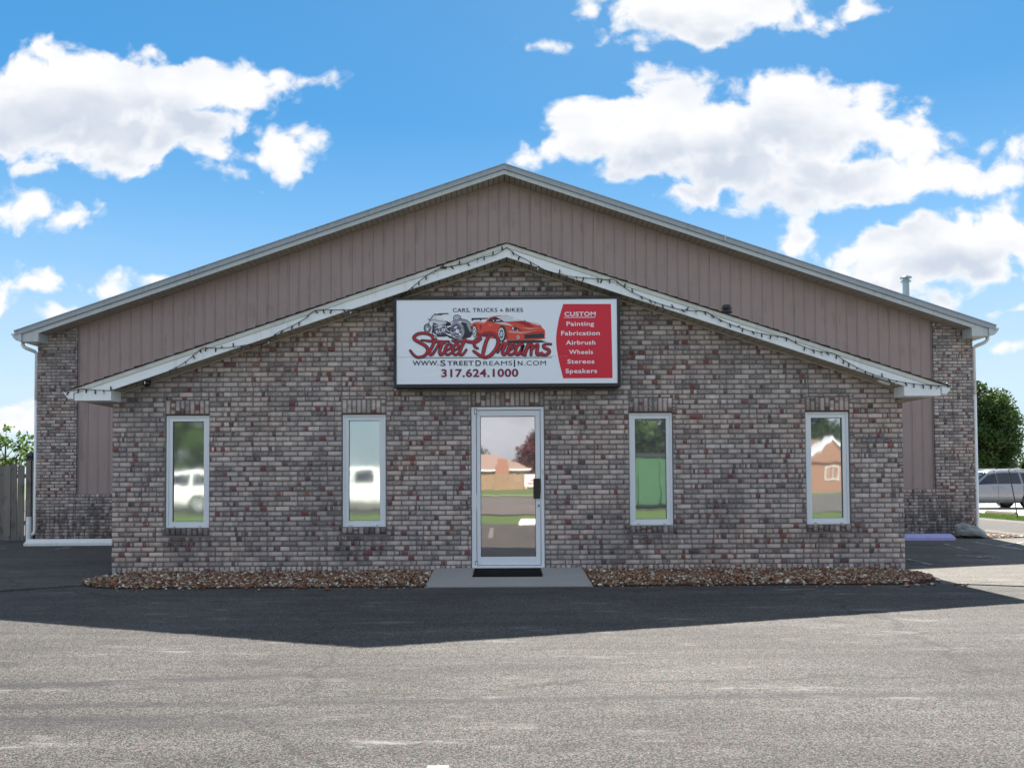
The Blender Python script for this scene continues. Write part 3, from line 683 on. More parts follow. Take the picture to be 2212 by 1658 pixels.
for z in (DZ1 - .10, DZ0 + .0): m = MB(); ring(m, -.452, -.418, z, z + .078, .006, .006, .006, .006, .006, .012, 0); m.box(-.446, -.424, .008, .030, z + .006, z + .072, 1); m.build('pivot_hinge', [M['seal'], M['alum']], leaf)
m = MB(); m.prism([(.262, h0 + .006), (.374, h0 + .006), (.318, h0 + .075)], 'y', .050 - .004 + .008, .050 + .0085); m.build('corner_sticker', M['p_pale'], leaf)
m = MB(); m.box(.452, .482, .008, .012, 1.33, 1.40); m.build('strike_label', M['cream'], leaf)

# siding of the hall: board by board between the piers
PW = .2243; YS = E + .055
mats_s = [M['siding']]
n_p = int(18.16 / PW) ; pw = 18.165 / 81
for i in range(81):
    xa = -9.0825 + i * pw; xb = xa + pw
    low = .999 if min(abs(xa), abs(xb)) > HW + .35 or True else 0
    def lowz(x): return 1.004 if abs(x) > 5.2 else (EXT_Z - EXT_S * abs(x) - .25)
    if abs(xa) < 5.2 and abs(xb) >= 5.2 or abs(xb) < 5.2 and abs(xa) >= 5.2: la = lb = 1.004
    else: la, lb = lowz(xa), lowz(xb)
    m = MB(); pr = [(0.001, .012), (.003, .0), (pw - .032, .0), (pw - .0295, .005), (pw - .0265, .005), (pw - .024, .0), (pw - .003, .0), (pw - .001, .012)]
    jit = rng.normal(0, .0012)
    pts = [(xa + a, YS + b + jit) for a, b in pr]
    for (p, q) in zip(pts, pts[1:]):
        lz = lambda x: la + (lb - la) * (x - xa) / pw
        m.face([(p[0], p[1], lz(p[0])), (q[0], q[1], lz(q[0])), (q[0], q[1], mn_soff(q[0]) + .04), (p[0], p[1], mn_soff(p[0]) + .04)])
    m.build('siding_panel', M['siding'], bld)
m = MB(); m.face([(-9.09, YS + .013, .95), (9.09, YS + .013, .95), (9.09, YS + .013, mn_soff(9.09) + .05), (0, YS + .013, 7.68), (-9.09, YS + .013, mn_soff(9.09) + .05)])
m.build('siding_backing', M['siding_back'], bld)
m = MB()
for s in (-1, 1): a, b = sorted((s * 9.06, s * 9.083)); m.box(a, b, YS - .012, YS + .01, 1.004, mn_soff(9.07) + .04)
m.build('corner_trim', M['siding'], bld)

# roofs, fascias, soffits
def chevron(m, zt, s, xe, h, y0, y1, mi=0, dz=0.0):
    for k in (-1, 1): m.prism([(0, zt - dz), (k * xe, zt - dz - s * xe), (k * xe, zt - dz - h - s * xe), (0, zt - dz - h)], 'y', y0, y1, mi)
def soffit(name, soff, xe, y0, y1, pitch, parent_name):
    bk = MB()
    for k in (-1, 1): bk.face([(0, y0, soff(0) + .016), (k * xe, y0, soff(xe) + .016), (k * xe, y1, soff(xe) + .016), (0, y1, soff(0) + .016)])
    par = bk.build(name, M['soffit_gap'], bld); n = int(xe / pitch); me = {}
    for k in (-1, 1):
        m = MB(); g = .013
        P = [(k * g / 2, 0), (k * (pitch - g / 2), 0)]
        f = lambda x: -abs(x) * (EXT_S if soff is ext_soff else MN_S)
        lo = [(x, y, f(x)) for x in (P[0][0], P[1][0]) for y in (y0 + .003, y1 - .003)]; hi = [(x, y, z + .013) for x, y, z in lo]
        m.v = lo + hi; m.f = [(0, 1, 3, 2), (4, 6, 7, 5), (0, 2, 6, 4), (1, 5, 7, 3), (0, 4, 5, 1), (2, 3, 7, 6)]; m.mi = [0] * 6
        msh = m.mesh('soffit_strip', M['soffit'])
        for i in range(n): o = bpy.data.objects.new('soffit_strip', msh); x = k * i * pitch; link(o, par, (x, 0, soff(x)))
    return par
# --- brick front
m = MB(); chevron(m, EXT_Z - .012, EXT_S, 5.79, .055, -.283, -.02); m.build('drip_edge', M['cream'], bld, (0, -.27, 4))
m = MB()
for k in (-1, 1):
    zt = lambda x: EXT_Z - .069 - EXT_S * x
    poly = [(0, zt(0)), (k * 5.745, zt(5.745)), (k * 5.745, 2.338), (k * 5.262, 2.338), (k * 5.262, ext_soff(5.262)), (0, ext_soff(0))]
    m.prism(poly, 'y', -.272, -.25)
m.build('rake_fascia', M['white'], bld, (0, -.26, 4))
for k in (-1, 1):
    m = MB(); xi, xo = k * 5.262, k * 5.745
    m.face([(xi, -.25, 2.338), (xi, -.002, 2.338), (xi, -.002, ext_soff(5.25)), (xi, -.25, ext_soff(5.25))])
    m.face([(xi, -.25, 2.339), (xo, -.25, 2.339), (xo, -.002, 2.339), (xi, -.002, 2.339)])
    m.build('eave_return', M['white'], bld)
    a, b = sorted((k * HW, xo)); m = MB(); m.box(a, b, 0, E + .05, 2.339, 2.352); m.build('eave_soffit', M['soffit'], bld)
    a, b = sorted((k * 5.735, k * 5.755)); m = MB(); m.box(a, b, -.248, E + .05, 2.34, 2.47); m.build('eave_fascia', M['white'], bld)
    pr = [(5.756, 2.362), (5.822, 2.362), (5.850, 2.398), (5.885, 2.440), (5.890, 2.470), (5.872, 2.470), (5.756, 2.472)]
    m = MB(); m.prism([(k * x, z) for x, z in pr], 'y', -.285, E); m.build('gutter', M['white'], bld)
soffit('front_soffit', ext_soff, 5.40, -.25, -.004, .101, 'front')
m = MB()
for k in (-1, 1):
    m.face([(0, -.012, ext_soff(0) - .022), (k * 5.26, -.012, ext_soff(5.26) - .022), (k * 5.26, -.012, ext_soff(5.26) - .002), (0, -.012, ext_soff(0) - .002)])
    m.face([(0, -.012, ext_soff(0) - .022), (k * 5.26, -.012, ext_soff(5.26) - .022), (k * 5.26, .004, ext_soff(5.26) - .022), (0, .004, ext_soff(0) - .022)])
m.build('soffit_trim', M['soffit'], bld)
m = MB(); chevron(m, EXT_Z - .004, EXT_S, 5.79, .007, -.288, E + .04); m.build('front_roof', M['shingle'], bld, (0, 2, 4))
m = MB()
for k in (-1, 1):      # the ragged shingle courses seen on edge along the rake
    for i in range(44):
        xa, xb = i * .1335, (i + 1) * .1335 + .004; z = lambda x: EXT_Z - .004 - EXT_S * x
        t = .016; ju = rng.normal(0, .003); y0 = -.300 + rng.normal(0, .006)
        m.prism([(k * xa, z(xa) + .002), (k * xb, z(xb) + t), (k * xb, z(xb) + .0), (k * xa, z(xa) - .004)], 'y', y0, .6)
o = m.build('shingles', M['shingle'], bld, (0, 0, 4)); o['kind'] = 'stuff'
# --- hall
YF = E - .34
m = MB(); chevron(m, MN_Z, MN_S, 10.185, .115, YF - .035, E + 24); m.build('hall_roof', M['roof_metal'], bld, (0, YF, 7))
m = MB(); chevron(m, MN_Z + .004, MN_S, 10.19, .022, YF - .047, E + 24); m.build('roof_edge_trim', M['roof_metal'], bld, (0, YF, 7))
m = MB()
for k in (-1, 1):
    zt = lambda x: MN_Z - .116 - MN_S * x
    poly = [(0, zt(0)), (k * 10.04, zt(10.04)), (k * 10.04, 4.180), (k * 9.70, 4.180), (k * 9.70, mn_soff(9.70)), (0, mn_soff(0))]
    m.prism(poly, 'y', YF, YF + .025)
m.build('rake_fascia', M['rake'], bld, (0, YF, 7))
for k in (-1, 1):
    m = MB(); xi, xo = k * 9.70, k * 10.04
    m.face([(xi, YF + .025, 4.18), (xi, E - .002, 4.18), (xi, E - .002, mn_soff(9.69)), (xi, YF + .025, mn_soff(9.69))])
    m.face([(xi, YF + .025, 4.181), (xo, YF + .025, 4.181), (xo, E - .002, 4.181), (xi, E - .002, 4.181)])
    m.build('eave_return', M['rake'], bld)
    a, b = sorted((k * 9.92, xo)); m = MB(); m.box(a, b, E, E + 24, 4.181, 4.194); m.build('eave_soffit', M['soffit'], bld)
    pr = [(10.042, 4.180), (10.15, 4.200), (10.20, 4.25), (10.245, 4.315), (10.25, 4.345), (10.23, 4.345), (10.042, 4.330)]
    m = MB(); m.prism([(k * x, z) for x, z in pr], 'y', YF - .03, E + 24); m.build('gutter', M['rake'], bld)
    # downspout: outlet, offset elbow, long drop, kicked out foot
    m = MB(); m.tube([(k * 10.13, 5.66, 4.24), (k * 10.13, 5.66, 4.15), (k * 10.11, 5.66, 4.105), (k * 10.06, 5.68, 4.07), (k * 9.99, 5.84, 4.03), (k * 9.965, 5.88, 3.98), (k * 9.965, 5.88, 3.0)], .038, 10)
    m.tube([(k * 9.965, 5.88, 3.0), (k * 9.965, 5.88, .26), (k * 9.975, 5.87, .18), (k * 10.06, 5.80, .11)], .036, 10)
    m.build('downspout', M['white'], bld, smooth=True)
soffit('hall_soffit', mn_soff, 9.9, YF + .027, E + .05, .112, 'hall')
# seam in the long right rake, flue and roof vent
m = MB(); xs_ = 4.57; m.prism([(xs_, MN_Z - MN_S * xs_ + .012), (xs_ + .03, MN_Z - MN_S * xs_ + .002), (xs_ + .03, MN_Z - MN_S * xs_ - .115), (xs_, MN_Z - MN_S * xs_ - .105)], 'y', YF - .052, YF - .03); m.build('trim_joint', M['rake'], bld)
fx, fy = 9.58, E + 2.0; fz = MN_Z - MN_S * fx
m = MB(); m.cyl((fx, fy, fz - .1), (fx, fy, 5.93), .073, n=20); fl = m.build('flue_pipe', M['galv'], bld, smooth=False)
m = MB(); m.cyl((fx, fy, 5.915), (fx, fy, 5.945), .125, .10, n=24); m.cyl((fx, fy, 5.945), (fx, fy, 6.0), .07, n=16); m.cyl((fx, fy, 6.0), (fx, fy, 6.025), .13, .13, n=24); m.cyl((fx, fy, 6.025), (fx, fy, 6.065), .10, .05, n=24); m.build('flue_cap', M['galv'], fl)
vx, vy = 3.44, 1.5; vz = EXT_Z - EXT_S * vx
m = MB(); m.cyl((vx, vy, vz - .02), (vx, vy, vz + .64), .045, n=16); m.cyl((vx, vy, vz + .57), (vx, vy, vz + .60), .085, .085, n=20); m.cyl((vx, vy, vz + .63), (vx, vy, vz + .69), .085, .06, n=20); m.build('roof_vent', M['black'], bld)

# ------------------------------------------------------------------ the sign over the door
SY = -.25
sign = thing('shop_sign', 'wide white box sign with red lettering, car and motorcycle above the door', 'sign', (0, -.01, 2.487))
m = MB(); x0, x1, z0, z1 = -1.507, 1.507, 2.487, 3.688
m.box(x0, x1, SY + .02, -.006, z0, z1); ring(m, x0, x1, z0, z1, .032, .042, .046, .028, SY - .006, SY + .02)
m.build('cabinet', M['black_metal'], sign, bevel=.004)
m = MB(); m.box(x0 + .03, x1 - .04, SY + .006, SY + .02, z0 + .044, z1 - .026); face = m.build('face', M['face'], sign)
m = MB(); m.box(x0 + .032, x1 - .7, SY + .0035, SY + .006, 2.896, 2.8985); m.build('face_seam', M['p_grey'], face)
def sp(nx, ny):        # artwork drawing units to the sign face
    return (-1.476 + (nx - 1189) * .004428, 3.659 - .00444 * (ny - 900) - .0000257 * (nx - 1189))
c3 = lambda x, y: sp(1150 + x / 2.949, 860 + y / 2.949)
ca = lambda x, y: sp(1220 + x / 10.055, 960 + y / 10.055)
cb = lambda x, y: sp(1400 + x / 7.9, 920 + y / 7.9)
LAY = [0]
def art(name, mat, polys, f, lay, parent=None):
    m = MB(); y = SY + .005 - lay * .0009
    for p in polys: m.prism([f(*q) for q in p], 'y', y, SY + .0062)
    return m.build(name, mat, parent or sign)
def ell(cx, cy, rx, ry, n=28, a0=0, rot=0):
    out = []
    for i in range(n):
        t = a0 + 2 * math.pi * i / n; x, y = rx * math.cos(t), ry * math.sin(t)
        out.append((cx + x * math.cos(rot) - y * math.sin(rot), cy + x * math.sin(rot) + y * math.cos(rot)))
    return out
def smooth(pts, n=7):
    P = [np.array(p, float) for p in pts]; P = [2 * P[0] - P[1]] + P + [2 * P[-1] - P[-2]]; out = []
    for i in range(1, len(P) - 2):
        for k in range(n):
            t = k / n; a, b, c, d = P[i - 1:i + 3]
            out.append(.5 * (2 * b + (c - a) * t + (2 * a - 5 * b + 4 * c - d) * t * t + (3 * b - a - 3 * c + d) * t ** 3))
    out.append(P[-2]); return out
def strokes(name, mat, sts, f, lay, grow, parent=None, dx=0, dy=0):
    """brush strokes: (points, width at start, middle, end)"""
    m = MB(); y = SY + .005 - lay * .0009
    for si, (pts, w0, w1, w2) in enumerate(sts):
        c = smooth(pts); n = len(c); L, Rr = [], []; yy = y - si * .00004
        for i, p in enumerate(c):
            t = c[min(i + 1, n - 1)] - c[max(i - 1, 0)]; t = t / (np.linalg.norm(t) + 1e-9); nn = np.array([-t[1], t[0]])
            s = i / (n - 1); wd = (w0 * (1 - 2 * s) + w1 * 2 * s if s < .5 else w1 * (2 - 2 * s) + w2 * (2 * s - 1)) / 2 + grow
            L.append(p + nn * wd + (dx, dy)); Rr.append(p - nn * wd + (dx, dy))
        for i in range(n - 1):
            q = [f(*L[i]), f(*L[i + 1]), f(*Rr[i + 1]), f(*Rr[i])]; m.face([(a, yy, b) for a, b in q])
        for e in (c[0], c[-1]):
            wd = (w0 if e is c[0] else w2) / 2 + grow
            m.face([(a, yy - .00001, b) for a, b in [f(*q) for q in ell(e[0] + dx, e[1] + dy, wd, wd, 14)]])
    return m.build(name, mat, parent or sign)
# motorcycle print
k = art('motorcycle_print', M['p_pale'], [[(425, 268), (470, 258), (530, 288), (565, 325), (500, 338), (432, 315)]], c3, 3)
art('print_shape', M['p_dark'], [ell(390, 368, 33, 42), [(690, 300), (745, 310), (785, 350), (795, 410), (775, 446), (720, 464), (690, 466)], [(560, 425), (640, 455), (690, 468), (640, 476), (575, 450)], [(440, 320), (560, 322), (605, 345), (610, 400), (560, 438), (480, 436), (430, 400)], [(548, 300), (600, 320), (625, 318), (600, 345), (555, 335)]], c3, 1, k)
art('print_shape', M['p_grey'], [ell(392, 368, 25, 34), ell(655, 392, 64, 77), [(598, 312), (660, 286), (735, 292), (780, 330), (788, 352), (740, 322), (680, 305), (612, 330)], [(735, 330), (768, 345), (785, 392), (768, 400), (748, 360)]], c3, 2, k)
art('print_shape', M['p_violet'], [ell(648, 392, 46, 60), [(450, 335), (545, 335), (575, 362), (565, 415), (500, 428), (452, 400)]], c3, 3, k)
art('print_shape', M['p_white'], [ell(655, 395, 15, 18), ell(390, 372, 9, 14), [(470, 352), (520, 345), (540, 352), (480, 366)], [(462, 392), (482, 388), (488, 418), (470, 416)], [(515, 375), (545, 372), (548, 392), (520, 396)], [(560, 352), (600, 342), (606, 352), (570, 364)], [(596, 330), (618, 288), (626, 290), (606, 336)], [(625, 360), (652, 348), (656, 358), (630, 372)], [(672, 410), (692, 420), (682, 436), (664, 424)], [(470, 270), (520, 292), (512, 300), (466, 280)], [(560, 410), (640, 445), (636, 452), (556, 420)]], c3, 4, k)
strokes('print_line', M['p_dark'], [([(448, 250), (500, 241), (575, 237)], 7, 9, 9), ([(455, 240), (470, 246), (520, 250)], 8, 8, 5), ([(440, 255), (412, 300), (392, 365)], 8, 6, 5), ([(395, 285), (425, 300)], 6, 6, 6), ([(622, 290), (628, 262), (655, 252), (682, 264), (688, 290)], 7, 8, 7), ([(634, 288), (655, 268), (678, 286)], 5, 5, 5), ([(430, 400), (450, 436), (520, 440), (570, 436)], 6, 8, 6), ([(600, 312), (660, 288), (735, 294), (782, 332)], 4, 4, 4)], c3, 5, 0, k)
strokes('print_line', M['p_white'], [([(452, 345), (490, 338), (545, 348)], 4, 5, 3), ([(455, 372), (500, 365), (560, 378)], 3, 4, 3), ([(470, 405), (520, 400), (552, 408)], 4, 5, 4), ([(500, 330), (492, 365), (505, 420)], 3, 4, 3), ([(545, 340), (560, 380), (600, 405), (655, 398)], 4, 5, 4), ([(590, 400), (630, 425), (665, 440)], 5, 5, 4), ([(640, 350), (655, 395), (700, 380)], 3, 4, 3), ([(620, 420), (655, 395), (690, 425)], 3, 4, 3), ([(400, 300), (430, 330), (446, 345)], 4, 4, 3), ([(690, 310), (740, 322), (776, 352)], 3, 4, 3)], c3, 6, 0, k)
strokes('print_line', M['p_dark'], [([(478, 345), (484, 380), (478, 415)], 4, 4, 4), ([(525, 345), (530, 385), (522, 425)], 4, 4, 4), ([(600, 360), (612, 400), (640, 440)], 5, 5, 4), ([(430, 290), (480, 300), (545, 312)], 3, 3, 3), ([(655, 330), (600, 360), (592, 405), (625, 455), (665, 466)], 4, 4, 4), ([(440, 340), (420, 372), (400, 392)], 4, 4, 4), ([(700, 360), (735, 395), (740, 440)], 5, 6, 5)], c3, 6.5, 0, k)
# red sports car print
car = art('sports_car_print', M['scarlet'], [[(128, 420), (150, 385), (200, 362), (280, 350), (440, 372), (500, 295), (560, 250), (640, 225), (760, 207), (950, 205), (1100, 230), (1210, 282), (1330, 332), (1500, 362), (1680, 392), (1760, 432), (1800, 500), (1860, 550), (1870, 640), (1858, 730), (1880, 760), (1600, 798), (1300, 800), (960, 792), (760, 765), (560, 740), (250, 690), (150, 620), (130, 500)]], cb, 1)
art('print_shape', M['p_dark'], [[(120, 275), (150, 268), (520, 262), (490, 290), (355, 300), (350, 332), (322, 332), (318, 306), (162, 312), (160, 332), (120, 332)], ell(850, 640, 98, 200, 28), ell(195, 580, 62, 155, 28), [(480, 382), (560, 282), (680, 242), (840, 300), (905, 362), (690, 362), (640, 372), (600, 350), (520, 350)], [(1370, 662), (1835, 630), (1850, 740), (1380, 762)], [(1060, 490), (1130, 468), (1225, 505), (1330, 578), (1150, 560), (1078, 530)], [(955, 800), (1580, 800), (1760, 793), (1905, 830), (1800, 852), (1100, 880), (955, 842)]], cb, 2, car)
art('print_shape', M['p_pale'], [ell(828, 650, 72, 152, 28), ell(190, 590, 44, 125, 24), [(700, 242), (860, 213), (1080, 222), (1200, 278), (1330, 332), (1060, 350), (905, 360), (800, 288)], [(650, 385), (850, 372), (1000, 400), (1110, 460), (900, 425), (760, 402)], [(1500, 370), (1660, 395), (1770, 440), (1700, 440), (1560, 400)], ell(1225, 724, 34, 42, 18)], cb, 3, car)
art('print_shape', M['p_dark'], [ell(828 + 38 * math.cos(t), 650 + 84 * math.sin(t), 13, 30, 10) for t in [i * .785 for i in range(8)]] + [ell(190 + 22 * math.cos(t), 590 + 66 * math.sin(t), 9, 24, 10) for t in [i * 1.257 for i in range(5)]] + [ell(1225, 724, 16, 20, 14), [(690, 250), (715, 246), (860, 352), (820, 352)], [(1370, 318), (1400, 322), (1408, 345), (1378, 342)]], cb, 4, car)
art('print_shape', M['scarlet_dk'], [[(1130, 352), (1340, 342), (1500, 402), (1620, 490), (1450, 480), (1280, 402)], [(310, 430), (370, 420), (345, 560), (318, 540)], [(960, 600), (990, 780), (970, 790), (940, 700)], [(250, 600), (560, 720), (740, 752), (740, 770), (240, 690)], [(1350, 600), (1850, 590), (1850, 612), (1360, 640)]], cb, 2.5, car)
art('print_shape', M['blush'], [[(160, 392), (280, 360), (430, 380), (420, 400), (260, 385)], [(1000, 560), (1340, 600), (1700, 570), (1340, 640), (1010, 620)], [(1300, 500), (1600, 510), (1780, 500), (1500, 540)], [(540, 420), (600, 432), (620, 448), (520, 440)]], cb, 2.6, car)
art('print_shape', M['p_white'], [ell(1105, 512, 22, 26, 14), ell(1215, 556, 14, 14, 12), [(1080, 262), (1140, 262), (1250, 310), (1140, 322)], [(700, 320), (800, 308), (812, 326), (712, 342)], [(625, 310), (650, 318), (655, 350), (640, 350)]], cb, 5, car)
# script lettering, drawn stroke by stroke: dark outline, red body
S1 = [([(795, 560), (765, 480), (680, 425), (560, 395), (420, 395), (300, 435), (225, 515), (255, 585), (370, 655), (520, 740), (620, 830), (640, 930), (580, 1040), (455, 1108), (340, 1120), (250, 1080), (170, 1000), (112, 920)], 50, 78, 44),
      ([(880, 580), (760, 820), (690, 960), (722, 1040), (790, 1010), (870, 900), (935, 790)], 66, 66, 40), ([(450, 600), (700, 630), (1000, 645), (1285, 640)], 20, 66, 24),
      ([(890, 880), (970, 740), (1060, 695), (1150, 685)], 36, 60, 50), ([(1080, 700), (1005, 900), (1012, 1020), (1062, 1040), (1130, 960), (1200, 830)], 66, 64, 36),
      ([(1200, 925), (1320, 850), (1362, 765), (1310, 722), (1220, 765), (1160, 900), (1180, 1010), (1262, 1040), (1365, 980)], 40, 62, 44), ([(1420, 925), (1540, 855), (1580, 775), (1520, 725), (1440, 775), (1388, 900), (1420, 1010), (1500, 1042), (1600, 960)], 40, 62, 44),
      ([(1760, 590), (1660, 820), (1600, 980), (1640, 1050), (1720, 1010), (1805, 890)], 70, 66, 36), ([(1380, 620), (1500, 650), (1760, 630), (1920, 655), (2060, 665), (2160, 635), (2260, 560)], 30, 76, 34)]
S2 = [([(180, 880), (205, 950), (262, 985)], 46, 44, 40), ([(200, 812), (260, 745), (380, 655), (520, 622), (640, 642), (730, 722), (760, 830), (722, 960), (640, 1080), (540, 1168), (430, 1195), (320, 1155), (235, 1095), (172, 1050)], 40, 72, 44), ([(535, 690), (470, 820), (422, 980), (392, 1120), (400, 1190)], 60, 66, 50), ([(195, 800), (280, 800), (330, 755), (300, 740)], 44, 40, 26),
      ([(740, 1080), (840, 900), (900, 868), (985, 868)], 36, 56, 50), ([(940, 870), (862, 1030), (872, 1118), (922, 1120), (985, 1030)], 60, 62, 36), ([(1000, 1050), (1110, 972), (1142, 912), (1082, 880), (1010, 960), (978, 1070), (1022, 1128), (1100, 1120), (1172, 1040)], 36, 58, 40),
      ([(1330, 905), (1250, 890), (1180, 980), (1172, 1088), (1222, 1128), (1292, 1050), (1350, 900), (1310, 1050), (1332, 1128), (1395, 1095)], 50, 60, 40), ([(1470, 895), (1405, 1060), (1390, 1150)], 60, 62, 40), ([(1410, 1040), (1500, 920), (1555, 900), (1542, 1000), (1530, 1140)], 34, 60, 40), ([(1550, 1020), (1640, 920), (1695, 900), (1682, 1000), (1672, 1110), (1722, 1138), (1795, 1090)], 34, 60, 36), ([(2010, 882), (1900, 880), (1832, 912), (1852, 970), (1950, 1020), (1960, 1080), (1882, 1138), (1782, 1130), (1750, 1100)], 30, 62, 40)]
strokes('script_lettering', M['p_dark'], S1, ca, 6, 20, dx=-4, dy=10); strokes('script_lettering', M['script'], S1, ca, 7, -6)
strokes('script_lettering', M['p_dark'], S2, cb, 6, 15, dx=-3, dy=8); strokes('script_lettering', M['script'], S2, cb, 7, -5)
m = MB(); a, b = c3(350, 629), c3(1496, 627); m.box(a[0], b[0], SY + .002, SY + .006, b[1] - .0035, b[1] + .0035); m.build('underline', M['ink'], sign)
# right hand red panel with a bowed edge
lp = smooth([(1597, 152), (1555, 300), (1532, 470), (1552, 640), (1592, 812)])
art('red_panel', M['red'], [[tuple(p) for p in lp] + [(2030, 810), (2022, 152)]], c3, 1)
FONT = [None]
def text(s, x0, y0, x1, y1, mat, off=.0, lay=3, tall=None):
    """lettering fitted into a box of the artwork; y0/y1 = cap top and base line"""
    cu = bpy.data.curves.new('lettering', 'FONT'); cu.body = s; cu.size = 1; cu.offset = off; cu.space_character = 1.08; cu.resolution_u = 4
    ob = bpy.data.objects.new('lettering_source', cu); col.objects.link(ob); dg = bpy.context.evaluated_depsgraph_get()
    me = bpy.data.meshes.new_from_object(ob.evaluated_get(dg)); bpy.data.objects.remove(ob)
    V = np.array([v.co[:] for v in me.vertices]); a = V.min(0); b = V.max(0)
    cap = .729; base = 0.0
    X0, Zt = c3(x0, y0); X1, Zb = c3(x1, y1)
    X = X0 + (V[:, 0] - a[0]) / (b[0] - a[0]) * (X1 - X0); Z = Zb + (V[:, 1] - base) / cap * (Zt - Zb)
    y = SY + .005 - lay * .0009; org = np.array([(X0 + X1) / 2, y, Zb])
    me.vertices.foreach_set('co', (np.stack([X, np.full(len(X), y), Z], 1) - org).astype(np.float32).ravel()); me.update()
    me.materials.clear(); me.materials.append(mat); me.name = 'lettering'
    o = bpy.data.objects.new('lettering', me); link(o, sign, org); return o
text('CARS, TRUCKS', 617, 188, 1012, 222, M['ink'], .012); text('&', 1036, 194, 1062, 219, M['ink'], .008); text('BIKES', 1086, 186, 1240, 221, M['ink'], .012)
for s, a, b, t, q in (('WWW.', 258, 490, 655, 697), ('S', 503, 550, 650, 702), ('TREET', 565, 800, 657, 697), ('D', 815, 865, 650, 702), ('REAMS', 885, 1140, 657, 697), ('I', 1155, 1167, 646, 710), ('N', 1190, 1232, 657, 697), ('.COM', 1248, 1440, 655, 696)): text(s, a, t, b, q, M['ink'], 0 if 'M' in s else .016)
text('317.624.1000', 512, 730, 1195, 796, M['maroon'], .032)
text('CUSTOM', 1608, 222, 1885, 258, M['p_white'], .025)
a, b = c3(1602, 273), c3(1880, 271); m = MB(); m.box(a[0], b[0], SY + .001, SY + .0062, b[1] - .004, b[1] + .004); m.build('underline', M['p_white'], sign)
for s, a, b, t, q in (('Painting', 1625, 1870, 308, 345), ('Fabrication', 1577, 1920, 391, 429), ('Airbrush', 1618, 1880, 475, 512), ('Wheels', 1645, 1858, 559, 596), ('Stereos', 1630, 1870, 643, 680), ('Speakers', 1613, 1893, 727, 764)): text(s, a, t, b, q, M['p_white'], .018)

# ------------------------------------------------------------------ string lights on the rake
SL = [(0.003, 4.348), (-0.151, 4.253), (-0.342, 4.211), (-0.577, 4.127), (-0.853, 4.079), (-1.077, 3.969), (-1.3, 3.789), (-1.47, 3.693), (-1.747, 3.588), (-2.023, 3.532), (-2.277, 3.525), (-2.543, 3.518), (-2.702, 3.402), (-2.85, 3.317), (-3.051, 3.222), (-3.147, 3.159), (-3.327, 3.081), (-3.464, 3.065), (-3.634, 3.038), (-3.825, 3.025), (-4.026, 3.026), (-4.111, 2.973), (-4.269, 2.846), (-4.427, 2.752), (-4.66, 2.665), (-4.93, 2.572), (-5.224, 2.478), (-5.349, 2.471), (-5.535, 2.480), (-5.631, 2.493), (-5.697, 2.484), (-5.781, 2.463), (-5.862, 2.447)]
SR = [(0.004, 4.344), (0.121, 4.253), (0.265, 4.179), (0.535, 4.032), (0.733, 3.985), (0.823, 3.958), (1.021, 3.935), (1.31, 3.909), (1.418, 3.909), (1.508, 3.845), (1.669, 3.735), (1.938, 3.615), (2.064, 3.569), (2.32, 3.50), (2.62, 3.475), (2.74, 3.41), (2.95, 3.31), (3.25, 3.205), (3.55, 3.145), (3.70, 3.12), (3.80, 3.06), (3.98, 2.98), (4.16, 2.93), (4.333, 2.902), (4.491, 2.797), (4.673, 2.699), (4.848, 2.626), (5.046, 2.561), (5.229, 2.52), (5.42, 2.491), (5.612, 2.477), (5.715, 2.469), (5.835, 2.452), (5.893, 2.42)]
for side, pts in (('left', SL), ('right', SR)):
    t = thing('string_lights', f'dark wire of small unlit bulbs looping along the {side} rake of the brick front', 'string lights', (pts[0][0], -.285, pts[0][1]), 'string lights along the front gable')
    c = smooth(pts, 5); yw = -.287
    yz = lambda x, z: yw if z > ext_soff(x) - .003 or abs(x) > 5.26 else yw + min(.12, (ext_soff(x) - z) * 3)
    m = MB(); m.tube([(p[0], yz(p[0], p[1]), p[1]) for p in c], .0042, 6); m.build('wire', M['black'], t, (pts[0][0], yw, pts[0][1]))
    ms = {}
    for kk, mt in ((0, M['bulb']), (1, M['bulb_w'])):
        m = MB(); m.cyl((0, 0, .004), (0, 0, -.022), .0085, .0085, 8, 0); m.tube([(0, 0, -.020), (0, 0, -.032), (0, 0, -.046), (0, 0, -.056)], [.007, .010, .008, .003], 8, 1); ms[kk] = m.mesh('bulb', [M['black'], mt])
    acc = 0; nxt = .06; i = 0
    for p, q in zip(c, c[1:]):
        acc += float(np.linalg.norm(q - p))
        if acc > nxt:
            nxt += .118 + rng.normal(0, .012); o = bpy.data.objects.new('bulb', ms[1 if i % 5 == 3 else 0]); link(o, t, (q[0], yz(q[0], q[1]) - .003, q[1]))
            o.rotation_euler = (rng.normal(0, .2), rng.normal(0, .35) + (math.pi if rng.random() < .22 else 0), 0); i += 1
    if side == 'left': m = MB(); m.box(-.885, -.80, -.297, -.275, 4.066, 4.094); m.build('plug', M['black'], t)

